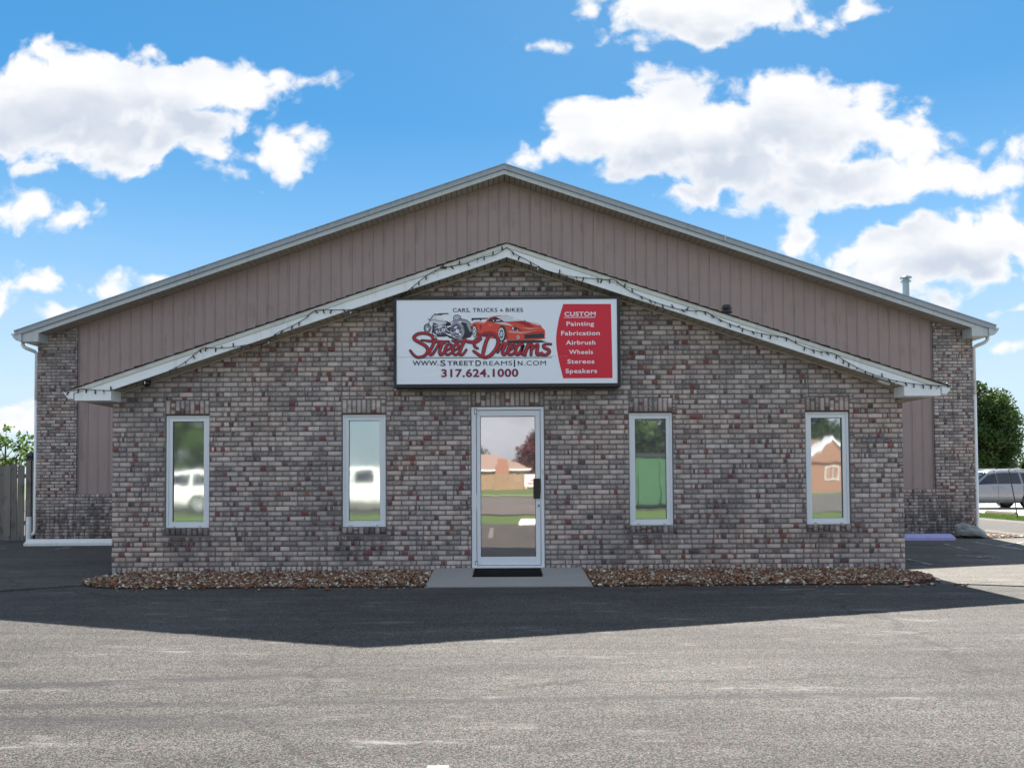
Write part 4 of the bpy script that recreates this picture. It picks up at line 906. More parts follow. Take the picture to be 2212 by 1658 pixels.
# ------------------------------------------------------------------ fixtures under the eaves
t = thing('dome_camera', 'round black camera hung under the left eave of the brick front', 'camera', (-4.857, -.12, 2.63))
m = MB(); m.cyl((-4.857, -.12, 2.64), (-4.857, -.12, 2.605), .052, .056, 20); m.build('mount', M['black'], t)
m = MB(); m.ball((-4.857, -.12, 2.585), .052, 18, 12); m.build('dome', M['tint'], t, smooth=True)
t = thing('eave_light', 'small white tilted lamp fixed under the right eave beside the return', 'light fixture', (5.06, -.14, 2.57))
m = MB(); m.tube([(4.985, -.14, 2.575), (5.055, -.14, 2.548), (5.135, -.14, 2.520)], [.033, .036, .030], 14); m.build('body', M['white'], t, smooth=False)
m = MB(); m.cyl((5.06, -.14, 2.57), (5.06, -.14, 2.62), .016, .022, 10); m.build('bracket', M['white'], t)
m = MB(); m.cyl((5.133, -.14, 2.5207), (5.140, -.14, 2.5183), .024, .022, 12); m.build('lens', M['p_grey'], t)

# ------------------------------------------------------------------ forecourt: pad, mat, gravel, stops, rock, bollard
m = MB(); m.v = []; Z0, Z1 = .012, .072
xs = (-.995, -.5, 0, .5, .985); rows = [(-1.395, .012), (-.9, .030), (-.45, .055), (-.02, .070)]
top = [[(x, y, z) for x in xs] for y, z in rows]
for i in range(3):
    for j in range(4): m.face([top[i][j], top[i][j + 1], top[i + 1][j + 1], top[i + 1][j]])
for i in range(3):
    for j in (0, 4): a, b = top[i][j], top[i + 1][j]; m.face([a, b, (b[0], b[1], -.05), (a[0], a[1], -.05)])
for j in range(4): a, b = top[0][j], top[0][j + 1]; m.face([a, b, (b[0], b[1], -.05), (a[0], a[1], -.05)])
o = m.build('concrete_pad', M['concrete'], None, (0, 0, 0)); o['kind'] = 'structure'
t = thing('door_mat', 'thin black mat on the concrete pad before the glass door', 'doormat', (0, -.4, .06))
def padz(y): return float(np.interp(y, [-1.395, -.9, -.45, -.02], [.012, .030, .055, .070]))
m = MB()
ys = [-.745, -.6, -.45, -.3, -.13]
for a, b in zip(ys, ys[1:]):
    m.face([(-.462, a, padz(a) + .011), (.420, a, padz(a) + .011), (.435, b, padz(b) + .011), (-.448, b, padz(b) + .011)])
m.face([(-.462, -.745, padz(-.745) + .001), (.42, -.745, padz(-.745) + .001), (.42, -.745, padz(-.745) + .011), (-.462, -.745, padz(-.745) + .011)])
mt = paint('rubber_mat', (.006, .006, .007), .9, .5, 8, bmp=.6, spec=.1); m.build('rubber_sheet', mt, t)
def gravel(name, test, n, xr, yr, base, sz, zf):
    ico = bmesh.new(); bmesh.ops.create_icosphere(ico, subdivisions=1, radius=1)
    IV = np.array([v.co[:] for v in ico.verts]); IF = np.array([[v.index for v in f.verts] for f in ico.faces]); ico.free()
    P = []
    while len(P) < n:
        x, y = rng.uniform(*xr), rng.uniform(*yr)
        if test(x, y): P.append((x, y))
    P = np.array(P); s = np.exp(rng.normal(math.log(sz), .36, n))[:, None] * np.stack([rng.uniform(.8, 1.6, n), rng.uniform(.6, 1.1, n), rng.uniform(.35, .7, n)], 1)
    V = IV[None] * s[:, None] * (1 + rng.normal(0, .12, (n, len(IV), 1)))
    a = rng.uniform(0, 6.28, n); b = rng.normal(0, .45, n); ca_, sa = np.cos(a)[:, None], np.sin(a)[:, None]; cb_, sb = np.cos(b)[:, None], np.sin(b)[:, None]
    x = V[..., 0] * cb_ + V[..., 2] * sb; z = -V[..., 0] * sb + V[..., 2] * cb_
    x2 = x * ca_ - V[..., 1] * sa; y2 = x * sa + V[..., 1] * ca_
    zz = np.array([zf(*p) for p in P]) + rng.uniform(-.006, .012, n)
    W = np.stack([x2 + P[:, :1], y2 + P[:, 1:], z + zz[:, None]], -1).reshape(-1, 3)
    F = (IF[None] + (np.arange(n) * len(IV))[:, None, None]).reshape(-1, 3)
    me = np_mesh(name, W, F, M['stone'], {'tone': np.repeat(np.clip(rng.beta(1.25, 1.35, n), 0, 1), len(IV))})
    o = bpy.data.objects.new(name, me); link(o); o['kind'] = 'stuff'; return o
def bed(x, y):
    if y > -.012 or abs(x + .005) < 1.0: return False
    if x < 0 and y < -1.38: return rng.random() < .05 and x > -4.6
    if x < 0: return x > -5.32 and y > -1.375 + .0 * x - (0) and (x > -4.5 or ((x + 4.5) / .82) ** 2 + ((y + .68) / .70) ** 2 < 1)
    if y < -1.36 and rng.random() < .05 and y > -1.62: return True
    return y > -1.36 and (x < 4.4 or ((x - 4.4) / .90) ** 2 + ((y + .64) / .74) ** 2 < 1)
hump = lambda x, y: .006 + .030 * sst(0, .3, -y) * sst(1.42, 1.1, -y) if False else .010 + .028 * min(1, max(0, (y + 1.40) / .35))
gravel('gravel_bed', bed, 19500, (-5.35, 5.35), (-1.60, -.01), 0, .0138, hump)
def corner_bed(x, y): return y > -.36 + (x - 5.3) * .2 and x < 5.95 and ((x - 5.38) / .5) ** 2 + ((y + .35) / .42) ** 2 < 1
gravel('gravel_patch', lambda x, y: ((x - 10.0) / .75) ** 2 + ((y - 5.66) / .42) ** 2 < 1, 1500, (9.2, 10.8), (5.2, 6.1), 0, .017, lambda x, y: .022)
for s, x0, x1 in ((-1, -5.33, -.985), (1, .975, 5.33)):
    m = MB(); e = 24; pts = []
    xe = abs(x0 if s < 0 else x1)
    poly = [(s * .975, -1.38), (s * 4.45, -1.38)] + [(s * (4.45 + .86 * math.sin(a)), -.69 - .69 * math.cos(a)) for a in [i * math.pi / 16 for i in range(1, 16)]] + [(s * 4.45, -.0), (s * .975, -.0)]
    m.prism(poly, 'z', -.03, .016); o = m.build('bed_soil', M['soil'], None, (0, 0, 0)); o['kind'] = 'structure'
m = MB(); m.prism(ell(10.0, 5.66, .8, .45, 20), 'z', -.05, .014); o = m.build('bed_soil', M['soil'], None, (0, 0, 0)); o['kind'] = 'structure'
def wheel_stop(label, p, L, mat, along='x', group=None, h=.125):
    t = thing('wheel_stop', label, 'wheel stop', p, group); d = .15
    x, y, z = p; m = MB(); k = .045
    # tapered block with sloped ends
    def row(tt, top): 
        w_ = d / 2 - (.042 if top else 0); return [(-w_, tt), (w_, tt)]
    a = [(-d / 2, 0, 0), (d / 2, 0, 0), (d / 2, L, 0), (-d / 2, L, 0)]; b = [(-.036, .07, h), (.036, .07, h), (.036, L - .07, h), (-.036, L - .07, h)]
    lo = [(-d / 2, 0, .05), (d / 2, 0, .05), (d / 2, L, .05), (-d / 2, L, .05)]
    T = (lambda q: (x + q[1], y + q[0], z + q[2])) if along == 'x' else (lambda q: (x + q[0], y + q[1], z + q[2]))
    a, lo, b = [[T(q) for q in g_] for g_ in (a, lo, b)]
    for i in range(4):
        j = (i + 1) % 4; m.face([a[i], a[j], lo[j], lo[i]]); m.face([lo[i], lo[j], b[j], b[i]])
    m.face(b); m.build('block', mat, t, bevel=.008); return t
wheel_stop('white wheel stop at the foot of the left brick pier', (-9.44, 4.72, .018), 1.84, M['stopw'], group='wheel stops on the lots')
wheel_stop('lavender wheel stop at the foot of the right brick wall', (7.03, 4.88, .012), 1.84, M['stopl'], group='wheel stops on the lots')
wheel_stop('worn brown wheel stop on the pale lot near the silver minivan', (19.5, 19.0, -.21), 1.84, M['stopd'], 'y', 'wheel stops on the lots')
t = thing('rock', 'grey boulder lying at the right rear corner by the downspout', 'rock', (9.5, 5.38, .01))
bm = bmesh.new(); bmesh.ops.create_icosphere(bm, subdivisions=4, radius=1)
from mathutils import noise as mn
for v in bm.verts:
    p = v.co.copy(); n = mn.fractal(p * 1.3 + Vector((3, 1, 7)), .9, 2.1, 5) * .22
    q = p * (1 + n); q.x *= .31; q.y *= .20; q.z *= .16
    if q.z < -.07: q.z = -.07
    q.z += .05 - .26 * (q.x + .05) * (1 if q.z > -.05 else .2)
    v.co = q + Vector((9.49, 5.36, .085))
me = bpy.data.meshes.new('stone'); bm.to_mesh(me); bm.free(); me.materials.append(M['rock'])
for v in me.vertices: v.co -= Vector((9.5, 5.38, .01))
o = bpy.data.objects.new('stone', me); link(o, t, (9.5, 5.38, .01))
t = thing('standpipe', 'short upright white plastic pipe behind the left wheel stop', 'pipe', (-9.62, 5.1, .0))
m = MB(); m.tube([(-9.62, 5.1, .0), (-9.62, 5.1, .568)], .046, 18, caps=False); m.tube([(-9.62, 5.1, .0), (-9.62, 5.1, .56)], .038, 18, caps=False)
for i in range(18):
    a, b = 2 * math.pi * i / 18, 2 * math.pi * (i + 1) / 18
    m.face([(-9.62 + .046 * math.cos(a), 5.1 + .046 * math.sin(a), .568), (-9.62 + .046 * math.cos(b), 5.1 + .046 * math.sin(b), .568), (-9.62 + .038 * math.cos(b), 5.1 + .038 * math.sin(b), .568), (-9.62 + .038 * math.cos(a), 5.1 + .038 * math.sin(a), .568)])
m.build('tube', M['pvc'], t, smooth=False)

# ------------------------------------------------------------------ board fence at the left
t = thing('wooden_fence', 'weathered grey board fence with a capped post beside the left brick pier', 'fence', (-12.5, 6.05, 0))
x = -10.29; i = 0
while x > -17.5:
    wd = .134 + rng.normal(0, .006); h = 1.66 + rng.normal(0, .022) - .02 * i * (i < 4); ln = rng.normal(0, .010)
    x0, x1 = x - wd, x
    m = MB(); yj = 6.0 + rng.normal(0, .004); pr = [(x0, .03), (x1, .03), (x1 + ln, h - .035), (x1 - .03 + ln, h), (x0 + .03 + ln, h + rng.normal(0, .006)), (x0 + ln, h - .035)]
    m.prism(pr, 'y', yj, yj + .018); m.build('fence_board', M['fence'], t)
    x -= wd + abs(rng.normal(.003, .003)); i += 1
for z in (.35, 1.35): m = MB(); m.box(-17.5, -10.1, 6.022, 6.06, z, z + .088); m.build('fence_rail', M['fence'], t)
def fpost(px, h, cap=True):
    m = MB(); m.box(px - .065, px + .065, 6.03 - .05, 6.03 + .08, 0, h); po = m.build('fence_post', M['fence'], t)
    if cap:
        m = MB(); c = (px, 6.045); r = .085
        m.box(px - r, px + r, c[1] - r, c[1] + r, h, h + .03)
        ap = (px, c[1], h + .19); q = [(px - .06, c[1] - .06, h + .03), (px + .06, c[1] - .06, h + .03), (px + .06, c[1] + .06, h + .03), (px - .06, c[1] + .06, h + .03)]
        q2 = [(px + (a[0] - px) * 1.18, c[1] + (a[1] - c[1]) * 1.18, h + .085) for a in q]
        for k in range(4): j = (k + 1) % 4; m.face([q[k], q[j], q2[j], q2[k]]); m.face([q2[k], q2[j], ap])
        m.build('post_cap', M['black_metal'], po)
m = MB(); m.box(-10.225, -10.125, 5.975, 5.995, .03, 1.725); m.build('fence_board', M['fence'], t)
m = MB(); m.box(-10.118, -10.065, 5.98, 6.0, .03, 1.725); m.build('fence_board', M['fence'], t)
fpost(-10.165, 1.74); fpost(-12.6, 1.6, False); fpost(-15.0, 1.6, False)

# ------------------------------------------------------------------ leaning stake in the verge
t = thing('metal_stake', 'thin black metal stake leaning in the grass verge before the minivan', 'stake', (16.33, 14.2, -.07))
m = MB(); m.tube([(16.35, 14.2, -.10), (16.28, 14.2, .45), (16.11, 14.2, 1.42)], [.016, .016, .014], 8); m.build('rod', M['black'], t)
m = MB(); m.tube([(16.11, 14.2, 1.42), (16.09, 14.2, 1.47), (16.12, 14.2, 1.50), (16.16, 14.2, 1.48)], .012, 8); m.build('hook', M['black'], t)

# ------------------------------------------------------------------ vehicles
def vehicle(name, label, cat, loc, prof, wheels, glass, paint_m, L, hw=.97, belt=1.10, flip=1, rack=False, handles=(), seams=(), group=None, wr=.345):
    """lofted body: prof = stations (s, bottom, top, roof half width); s runs from the nose back"""
    X, Y, Z = loc; t = thing(name, label, cat, loc, group)
    P = lambda s, y, z: (X + flip * (s - L / 2), Y + y, Z + z)
    S = np.array(prof); fine = np.unique(np.concatenate([np.linspace(0, L, 44), S[:, 0]]))
    zb = np.interp(fine, S[:, 0], S[:, 1]); zt = np.interp(fine, S[:, 0], S[:, 2]); rw = np.interp(fine, S[:, 0], S[:, 3])
    pinch = np.array([min(1, .80 + .20 * math.sqrt(max(0, min(1, s / .55))), .86 + .14 * math.sqrt(max(0, min(1, (L - s) / .4)))) for s in fine])
    def sect(i):
        w_ = hw * pinch[i]; bt = min(belt, zt[i] - .05); r = min(rw[i], w_)
        if zt[i] <= belt + .06: half = [(0, zb[i]), (w_ * .88, zb[i]), (w_ * .98, zb[i] + .10), (w_, .62 if zt[i] > .7 else zb[i] + .2), (w_ * .985, bt - .05), (w_ * .95, bt), (w_ * .84, zt[i]), (w_ * .5, zt[i] + .015), (0, zt[i] + .02)]
        else: half = [(0, zb[i]), (w_ * .88, zb[i]), (w_ * .98, zb[i] + .10), (w_, .62), (w_ * .99, bt - .06), (w_ * .965, bt), (r, zt[i] - .10), (r - .14, zt[i]), (0, zt[i] + .025)]
        return half
    m = MB(); n = None
    for i in range(len(fine)):
        h = sect(i); ring_ = [P(fine[i], -y, z) for y, z in h] + [P(fine[i], y, z) for y, z in reversed(h[1:-1])]
        n = len(ring_); m.v += ring_
    for i in range(len(fine) - 1):
        for j in range(n): j2 = (j + 1) % n; m.f.append((i * n + j, i * n + j2, (i + 1) * n + j2, (i + 1) * n + j)); m.mi.append(0)
    m.f += [tuple(range(n)), tuple((len(fine) - 1) * n + j for j in range(n))]; m.mi += [0, 0]
    body = m.build('body', paint_m, t, loc, smooth=True)
    def side(s, f, sg, out=.006):
        i = int(np.argmin(abs(fine - s))); h = sect(i); a, b = h[5], h[6]
        y = a[0] + (b[0] - a[0]) * f; return P(s, sg * (y + out), a[1] + (b[1] - a[1]) * f)
    for sg in (-1, 1):
        for (sa, sb, ta, tb) in glass:       # bottom edge sa..sb, top edge ta..tb
            m = MB(); k = 6
            for i in range(k):
                u0, u1 = i / k, (i + 1) / k
                q = lambda u, f: side(sa + (sb - sa) * u + ((ta + (tb - ta) * u) - (sa + (sb - sa) * u)) * f, f, sg)
                m.face([q(u0, .06), q(u1, .06), q(u1, .95), q(u0, .95)])
            m.build('side_window', M['tint'], body)
        for s in seams:
            m = MB(); y = hw + .002; m.box(*sorted((P(s, 0, 0)[0] - .004, P(s, 0, 0)[0] + .004)), *sorted((Y + sg * (y - .004), Y + sg * y)), Z + .34, Z + belt - .02); m.build('door_seam', M['black'], body)
        for s in handles:
            m = MB(); a = P(s, sg * (hw + .012), .965); m.box(a[0] - .10, a[0] + .10, *sorted((Y + sg * (hw - .01), Y + sg * (hw + .022))), Z + .95, Z + .985); m.build('door_handle', paint_m, body, bevel=.006)
    # end glass
    i0 = max(range(len(S)), key=lambda i: (S[min(i + 1, len(S) - 1), 2] - S[i, 2]) if S[i, 2] > .95 else -1)
    a, b = S[i0], S[i0 + 1]; m = MB()
    lerp = lambda f: (a[0] + (b[0] - a[0]) * f, a[2] + (b[2] - a[2]) * f + .032)
    (s0, z0_), (s1, z1_) = lerp(.08), lerp(.92); m.face([P(s0, -.80, z0_), P(s0, .80, z0_), P(s1, .64, z1_), P(s1, -.64, z1_)]); m.build('windscreen', M['tint'], body)
    for s in wheels:
        for sg in (-1, 1):
            yc = sg * (hw - .115); c = P(s, yc, wr); ow = sg * .115
            m = MB(); m.cyl(P(s, sg * (hw - .20), wr + .02), P(s, sg * (hw + .004), wr + .02), wr + .062, wr + .062, 28); m.build('wheel_arch', M['black'], body)
            m = MB(); rr = [(wr - .07, -.11), (wr - .012, -.11), (wr, -.085), (wr, .085), (wr - .012, .118), (wr - .10, .118)]; nn = 28
            for k in range(nn):
                for (r0, d0), (r1, d1) in zip(rr, rr[1:]):
                    t0, t1 = 2 * math.pi * k / nn, 2 * math.pi * (k + 1) / nn
                    m.face([(c[0] + r * math.cos(tt), c[1] + sg * d, c[2] + r * math.sin(tt)) for r, d, tt in ((r0, d0, t0), (r0, d0, t1), (r1, d1, t1), (r1, d1, t0))])
            wh = m.build('wheel', M['tyre'], t)
            m = MB(); m.cyl((c[0], c[1] + sg * .085, c[2]), (c[0], c[1] + sg * .09, c[2]), wr - .10, n=24, mi=1); R0 = wr - .105
            for k in range(9):
                th = 2 * math.pi * k / 9 + .2; d_ = Vector((math.cos(th), 0, math.sin(th))); nn_ = Vector((-math.sin(th), 0, math.cos(th))); cc = Vector((c[0], c[1] + sg * .122, c[2]))
                a_, b_ = cc + d_ * .03, cc + d_ * R0; m.face([a_ - nn_ * .018, a_ + nn_ * .018, b_ + nn_ * .034, b_ - nn_ * .034], 0)
            m.cyl((c[0], c[1] + sg * .09, c[2]), (c[0], c[1] + sg * .128, c[2]), .05, .045, 14, 0)
            for k in range(24):
                t0, t1 = 2 * math.pi * k / 24, 2 * math.pi * (k + 1) / 24
                m.face([(c[0] + r * math.cos(tt), c[1] + sg * .121, c[2] + r * math.sin(tt)) for r, tt in ((R0 - .012, t0), (R0 - .012, t1), (R0 + .012, t1), (R0 + .012, t0))], 0)
            m.build('rim', [M['rim'], M['black']], wh)
    for sg in (-1, 1):
        m = MB(); s = .12; m.face([P(.10, sg * .50, .72), P(.30, sg * .82, .72), P(.42, sg * .80, .88), P(.16, sg * .52, .90)]); 
        m.v = [(a_ - flip * .02, b_, c_ + .01) for a_, b_, c_ in m.v]; m.build('headlight', M['p_pale'], body)
        m = MB(); a_ = P(L - .06, sg * .80, 0); m.box(*sorted((P(L - .10, 0, 0)[0], P(L + .012, 0, 0)[0])), *sorted((Y + sg * .66, Y + sg * .80)), Z + .82, Z + 1.2); m.build('tail_light', M['red'], body)
    m = MB(); bz = .55
    m.box(*sorted((P(.0, 0, 0)[0], P(L, 0, 0)[0])), Y - hw - .004, Y - hw + .004, Z + .44, Z + .47); m.build('side_moulding', paint_m, body)
    if rack:
        zr = Z + 1.80
        for sg in (-1, 1): m = MB(); m.tube([P(2.15, sg * .60, 1.755), P(2.3, sg * .60, 1.80), P(4.3, sg * .60, 1.785), P(4.5, sg * .60, 1.73)], .016, 8); m.build('roof_rail', M['rim'], t)
        for s in (2.62, 3.60): m = MB(); m.box(*sorted((P(s - .035, 0, 0)[0], P(s + .035, 0, 0)[0])), Y - .62, Y + .62, zr + .012, zr + .042); m.build('crossbar', M['rim'], t)
    return t
van_p = [(0, .34, .62, .6), (.06, .26, .78, .6), (.25, .24, .93, .62), (.7, .24, 1.04, .7), (1.25, .24, 1.14, .76), (1.38, .24, 1.17, .78), (2.30, .24, 1.70, .70), (2.8, .24, 1.765, .72), (3.6, .24, 1.765, .72), (4.4, .24, 1.71, .70), (4.80, .26, 1.62, .68), (5.0, .28, 1.20, .74), (5.10, .30, 1.05, .8), (5.15, .36, .72, .8)]
vehicle('minivan', 'silver minivan with roof crossbars parked on the pale lot at the right', 'minivan', (22.73, 26.0, -.20), van_p, (.95, 4.03), [(1.60, 2.565, 2.10, 2.565), (2.585, 3.64, 2.585, 3.62), (3.74, 4.82, 3.72, 4.55)], M['silver'], 5.15, rack=True, handles=(2.38, 2.78), seams=(1.60, 2.55, 3.70))
vehicle('white_van', 'white minivan parked on the street across from the shop, mirrored in the left window', 'minivan', (-14.2, -22.2, gz(0, -22.2)), van_p, (.95, 4.03), [(1.62, 2.50, 2.12, 2.50), (2.60, 3.62, 2.60, 3.60), (3.76, 4.78, 3.74, 4.50)], M['car_white'], 5.15, handles=(2.38, 2.78), seams=(1.60, 2.55, 3.70))
pk = [(0, .40, .70, .6), (.08, .34, 1.02, .6), (.3, .32, 1.10, .7), (1.35, .32, 1.18, .78), (1.45, .32, 1.20, .78), (2.05, .32, 1.82, .70), (2.5, .32, 1.88, .72), (3.4, .32, 1.87, .72), (3.75, .32, 1.80, .72), (3.86, .32, 1.20, .86), (3.9, .32, 1.16, .92), (5.75, .34, 1.16, .92), (5.8, .42, 1.0, .9)]
vehicle('pickup_truck', 'white crew cab pickup on the street, mirrored in the window left of the door', 'pickup truck', (-6.0, -22.4, gz(0, -22.4)), pk, (1.0, 4.7), [(1.62, 2.55, 1.98, 2.55), (2.66, 3.60, 2.66, 3.58)], M['car_white'], 5.8, belt=1.18, handles=(2.4, 3.4), seams=(1.55, 2.6, 3.68), wr=.39)
# green skip across the street
t = thing('dumpster', 'tall green steel dumpster on the street opposite, mirrored in the window right of the door', 'dumpster', (7.0, -22.2, gz(0, -22)))
z = gz(0, -22); m = MB(); a0, a1, y0, y1 = 4.2, 9.8, -23.4, -21.0
lo = [(a0 + .3, y0 + .1, z + .15), (a1 - .3, y0 + .1, z + .15), (a1 - .3, y1 - .1, z + .15), (a0 + .3, y1 - .1, z + .15)]; hi = [(a0, y0, z + 2.15), (a1, y0, z + 2.15), (a1, y1, z + 2.15), (a0, y1, z + 2.15)]
m.face(lo)
for i in range(4): j = (i + 1) % 4; m.face([lo[i], lo[j], hi[j], hi[i]])
m.build('container', M['green_box'], t)
m = MB(); ring_ = [(a0 - .05, a1 + .05, y0 - .06, y0 + .06), (a0 - .05, a1 + .05, y1 - .06, y1 + .06), (a0 - .05, a0 + .06, y0 + .06, y1 - .06), (a1 - .06, a1 + .05, y0 + .06, y1 - .06)]
for r in ring_: m.box(*r, z + 2.12, z + 2.26)
m.build('top_rail', M['p_dark'], t)
for i in range(6): xx = a0 + .6 + i * .88; m = MB(); m.box(xx - .04, xx + .04, y1 - .10, y1 + .03, z + .2, z + 2.12); m.build('stiffener', M['green_box'], t)
for x_ in (a0 + .8, a1 - .8): m = MB(); m.cyl((x_, y0 + .2, z + .1), (x_, y1 - .2, z + .1), .1, n=14); m.build('roller', M['p_dark'], t)

# ------------------------------------------------------------------ trees
def leaves(name, mat, clumps, parent, size):
    """clumps: rows of cx, cy, cz, r, n, tone"""
    Vs, Ts = [], []
    for (cx, cy, cz, r, n, tone) in clumps:
        d = rng.normal(0, 1, (n, 3)); d /= np.linalg.norm(d, axis=1)[:, None]; d *= (rng.random((n, 1)) ** .45) * r * np.array([1, 1, .75])
        c = d + (cx, cy, cz); a = rng.normal(0, 1, (n, 3)); a /= np.linalg.norm(a, axis=1)[:, None]; b = np.cross(a, rng.normal(0, 1, (n, 3))); b /= np.linalg.norm(b, axis=1)[:, None]
        s = size * rng.uniform(.6, 1.25, (n, 1))
        Vs.append(np.stack([c - a * s, c + b * s * .55, c + a * s, c - b * s * .55], 1).reshape(-1, 3)); Ts.append(np.repeat(np.clip(tone + rng.normal(0, .22, n), 0, 1), 4))
    V = np.concatenate(Vs); o0 = WPOS[parent.name]; me = np_mesh(name, V - np.array(o0[:]), np.arange(len(V)).reshape(-1, 4), mat, {'tone': np.concatenate(Ts)})
    o = bpy.data.objects.new(name, me); return link(o, parent, o0)
def tree(name, label, loc, h, rad, base, n_cl, per, mat, size, cr=.8, trunk=.16, group=None, lean=0, shell=.5, cat='tree'):
    t = thing(name, label, cat, loc, group); x, y, z = loc
    cz = (base + h) / 2; rz = (h - base) / 2 - cr * .5; cl = []; m = MB()
    top = Vector((x + lean, y, z + h * .78)); m.tube([(x, y, z - .1), (x + lean * .3, y, z + base * .6 + .3), (x + lean * .7, y, z + cz), top], [trunk, trunk * .8, trunk * .5, trunk * .15], 9)
    for i in range(n_cl):
        d = rng.normal(0, 1, 3); d /= np.linalg.norm(d); k = shell + (1 - shell) * rng.random() ** .6
        w_ = 1.0 - .25 * max(0, d[2])
        c = (x + lean * .6 + d[0] * (rad - cr * .5) * k * w_, y + d[1] * (rad - cr * .5) * k * w_, z + cz + d[2] * rz * k)
        r = cr * rng.uniform(.55, 1.25); cl.append((*c, r, max(4, int(per * r * r / cr / cr)), float(np.clip(rng.normal(.5, .22), 0, 1))))
        if i % 2 == 0:
            f = float(np.clip((c[2] - z) / h - .25, .2, .72)); p0 = Vector((x + lean * f, y, z + h * f)); md = (p0 + Vector(c)) / 2 + Vector((0, 0, -.12 * rad * .3))
            m.tube([p0, md, Vector(c)], [trunk * .32, trunk * .2, trunk * .06], 5)
    m.build('trunk', M['bark'], t, (x, y, z)); leaves('crown', mat, cl, t, size); return t
tree('shade_tree', 'dense dark green round tree behind the silver minivan at the right', (34.1, 45.0, -.2), 8.55, 3.15, .9, 125, 330, M['leaf'], .11, .85, .22, shell=.45)
for i, (x, y, h, r) in enumerate([(38.6, 50, 3.6, 1.9), (35.2, 51, 3.3, 2.0), (42.2, 50, 3.4, 2.0)]):
    tree('dark_shrub', ['dark green bush right of the round tree behind the minivan', 'low dark bush tucked behind the round tree and the minivan', 'farthest dark bush at the right edge beyond the minivan'][i], (x, y, -.2), h, r, .2, 46, 260, M['leaf'], .12, .85, .08, 'bushes behind the minivan', cat='bush')
tree('young_tree', 'sparse light green young tree showing over the board fence at the left', (-22.9, 25, 0), 4.05, 1.75, 1.5, 44, 24, M['leaf_l'], .12, .40, .07, shell=.35)
tree('young_tree', 'thin light green sapling beside the downspout behind the board fence', (-20.75, 25.5, 0), 4.0, .75, 1.2, 22, 26, M['leaf_l'], .11, .34, .05, shell=.3)
tree('young_tree', 'low light green tree behind the left end of the board fence', (-25.4, 27, 0), 3.6, 1.7, 1.0, 40, 40, M['leaf_l'], .13, .5, .07, shell=.35)
gb = lambda y: gz(0, y)
for lab, x, y, h, r, mt in (('dark red maple right of the house opposite, mirrored in the door', 5.2, -97, 8.0, 4.0, 'leaf_r'), ('green tree behind the house opposite, mirrored in the door', -4.6, -104, 6.6, 3.0, 'leaf'),
        ('broad grey green tree behind the green dumpster, mirrored in the window right of the door', 11.8, -50, 11.5, 5.0, 'leaf'), ('bushy green tree across the street, mirrored in the left window', -27.5, -58, 9.5, 4.8, 'leaf_l'), ('dark tree behind the gabled house, mirrored in the right window', 35.5, -78, 11, 4.6, 'leaf'), ('second green tree across the street at the far left, mirrored in the left window', -35, -62, 9, 4.5, 'leaf')):
    tree('street_tree', lab, (x, y, gb(y)), h, r, .3, 90, 90, M[mt], .24, 1.3, .2, 'trees across the street')

# ------------------------------------------------------------------ across the street: houses, fence, lawn, seen in the glass
def house(label, x0, x1, y0, y1, z, eave, ridge, wall_m, roof_m, hip, gable=None):
    t = thing('house', label, 'house', ((x0 + x1) / 2, (y0 + y1) / 2, z), 'houses across the street')
    m = MB(); m.box(x0, x1, y0, y1, z - .3, z + eave, 0, 'b'); wl = m.build('wall', wall_m, t)
    o = .45; ym = (y0 + y1) / 2; m = MB(); a = [(x0 - o, y0 - o, z + eave), (x1 + o, y0 - o, z + eave), (x1 + o, y1 + o, z + eave), (x0 - o, y1 + o, z + eave)]; b = [(x0 + hip, ym, z + ridge), (x1 - hip, ym, z + ridge)]
    m.face([a[0], a[1], b[1], b[0]]); m.face([a[2], a[3], b[0], b[1]]); m.face([a[1], a[2], b[1]]); m.face([a[3], a[0], b[0]]); m.face(a)
    rf = m.build('roof', roof_m, t)
    m = MB()
    m.box(x0 - o - .02, x1 + o + .02, y1 + o, y1 + o + .03, z + eave - .16, z + eave + .02); m.build('eave_board', M['white'], t)
    return t, wl, rf
def hwin(par, xc, y, zc, w_, h):
    m = MB(); ring(m, xc - w_ / 2, xc + w_ / 2, zc - h / 2, zc + h / 2, .08, .08, .08, .08, y, y + .05); m.box(xc - .02, xc + .02, y, y + .04, zc - h / 2 + .08, zc + h / 2 - .08); fr = m.build('window', M['white'], par)
z = gb(-90); t, wl, rf = house('tan house with hipped roof and brick chimney, mirrored in the door', -15.5, 3.2, -99, -88.5, z, 2.5, 4.75, M['tan_wall'], M['roof_tan'], 4.3)
m = MB(); m.box(-.85, .75, -88.5, -87.9, z - .2, z + 3.2); m.box(-.65, .55, -88.4, -87.95, z + 3.2, z + 3.9); m.build('chimney', M['brick_red'], t)
for x in (-5.6, 2.0, -9.5): hwin(t, x, -88.5, z + 1.55, 1.1, 1.2)
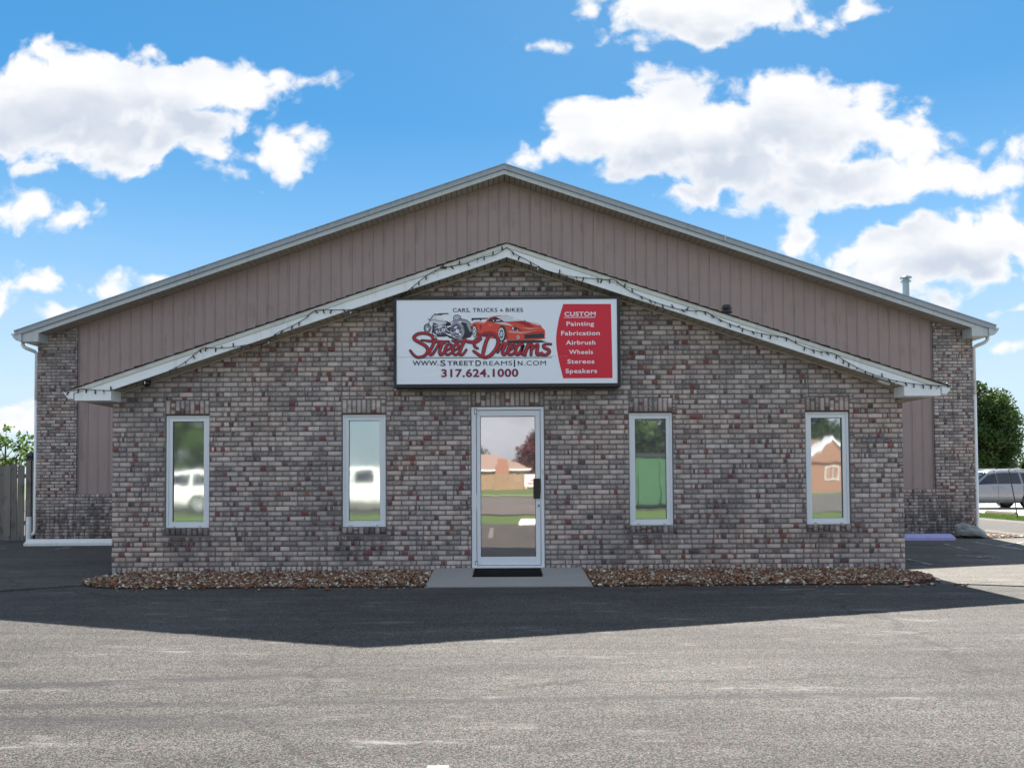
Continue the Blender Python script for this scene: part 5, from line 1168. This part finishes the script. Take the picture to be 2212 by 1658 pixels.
z = gb(-62); t, wl, rf = house('brown roofed house with a white trimmed gable, mirrored in the right window', 20.1, 34.1, -74, -62, z, 2.7, 5.6, M['brick_red'], M['roof_brown'], 3.0)
m = MB(); m.prism([(28.6, z + 2.6), (33.0, z + 2.6), (30.8, z + 4.6)], 'y', -62.2, -60.4); m.box(28.8, 32.8, -62.0, -60.6, z - .2, z + 2.6); m.build('gabled_porch', M['brick_red'], t)
m = MB()
for s in (-1, 1): m.prism([(30.8, z + 4.62), (30.8 + s * 2.5, z + 2.45), (30.8 + s * 2.5, z + 2.72), (30.8, z + 4.9)], 'y', -62.0, -60.2)
m.build('gable_trim', M['p_white'], t)
hwin(t, 30.8, -60.55, z + 1.6, 1.2, 1.3); m = MB(); m.box(33.0, 34.0, -61.9, -61.0, z - .2, z + 6.2); m.build('chimney', M['brick_red'], t)
t = thing('board_fence', 'tan board fence before the tan house, mirrored in the door', 'fence', (-10, -81, gb(-81)), 'fences across the street')
z = gb(-81); m = MB(); x = -24.0
while x < 2.4:
    m.box(x, x + .142, -81, -80.98, z, z + 1.83 + rng.normal(0, .02)); x += .152
o = m.build('fence_boards', M['fence2'], t); o['kind'] = 'stuff'
m = MB(); m.box(2.55, 5.2, -80.5, -80.46, z + .35, z + 1.75); tb = thing('banner', 'white banner with red bars beside the tan fence, mirrored in the door', 'banner', (3.9, -80.5, z)); m.build('cloth', M['p_white'], tb)
for k in range(3): m = MB(); m.box(3.0 + .3 * k, 4.7 - .2 * k, -80.455, -80.45, z + .62 + .36 * k, z + .80 + .36 * k); m.build('bar', M['red'], tb)
for xx in (2.52, 5.23): m = MB(); m.cyl((xx, -80.48, z - .1), (xx, -80.48, z + 1.85), .04, n=8); m.build('pole', M['bark'], tb)
wheel_stop('white wheel stop at the lawn edge behind the viewer, mirrored in the door', (.42, -13.35, .0), 1.84, M['stopw'], group='wheel stops on the lots', h=.17)
wheel_stop('white wheel stop at the lawn edge, left of the one mirrored in the door', (-2.9, -13.35, .0), 1.84, M['stopw'], group='wheel stops on the lots', h=.17)
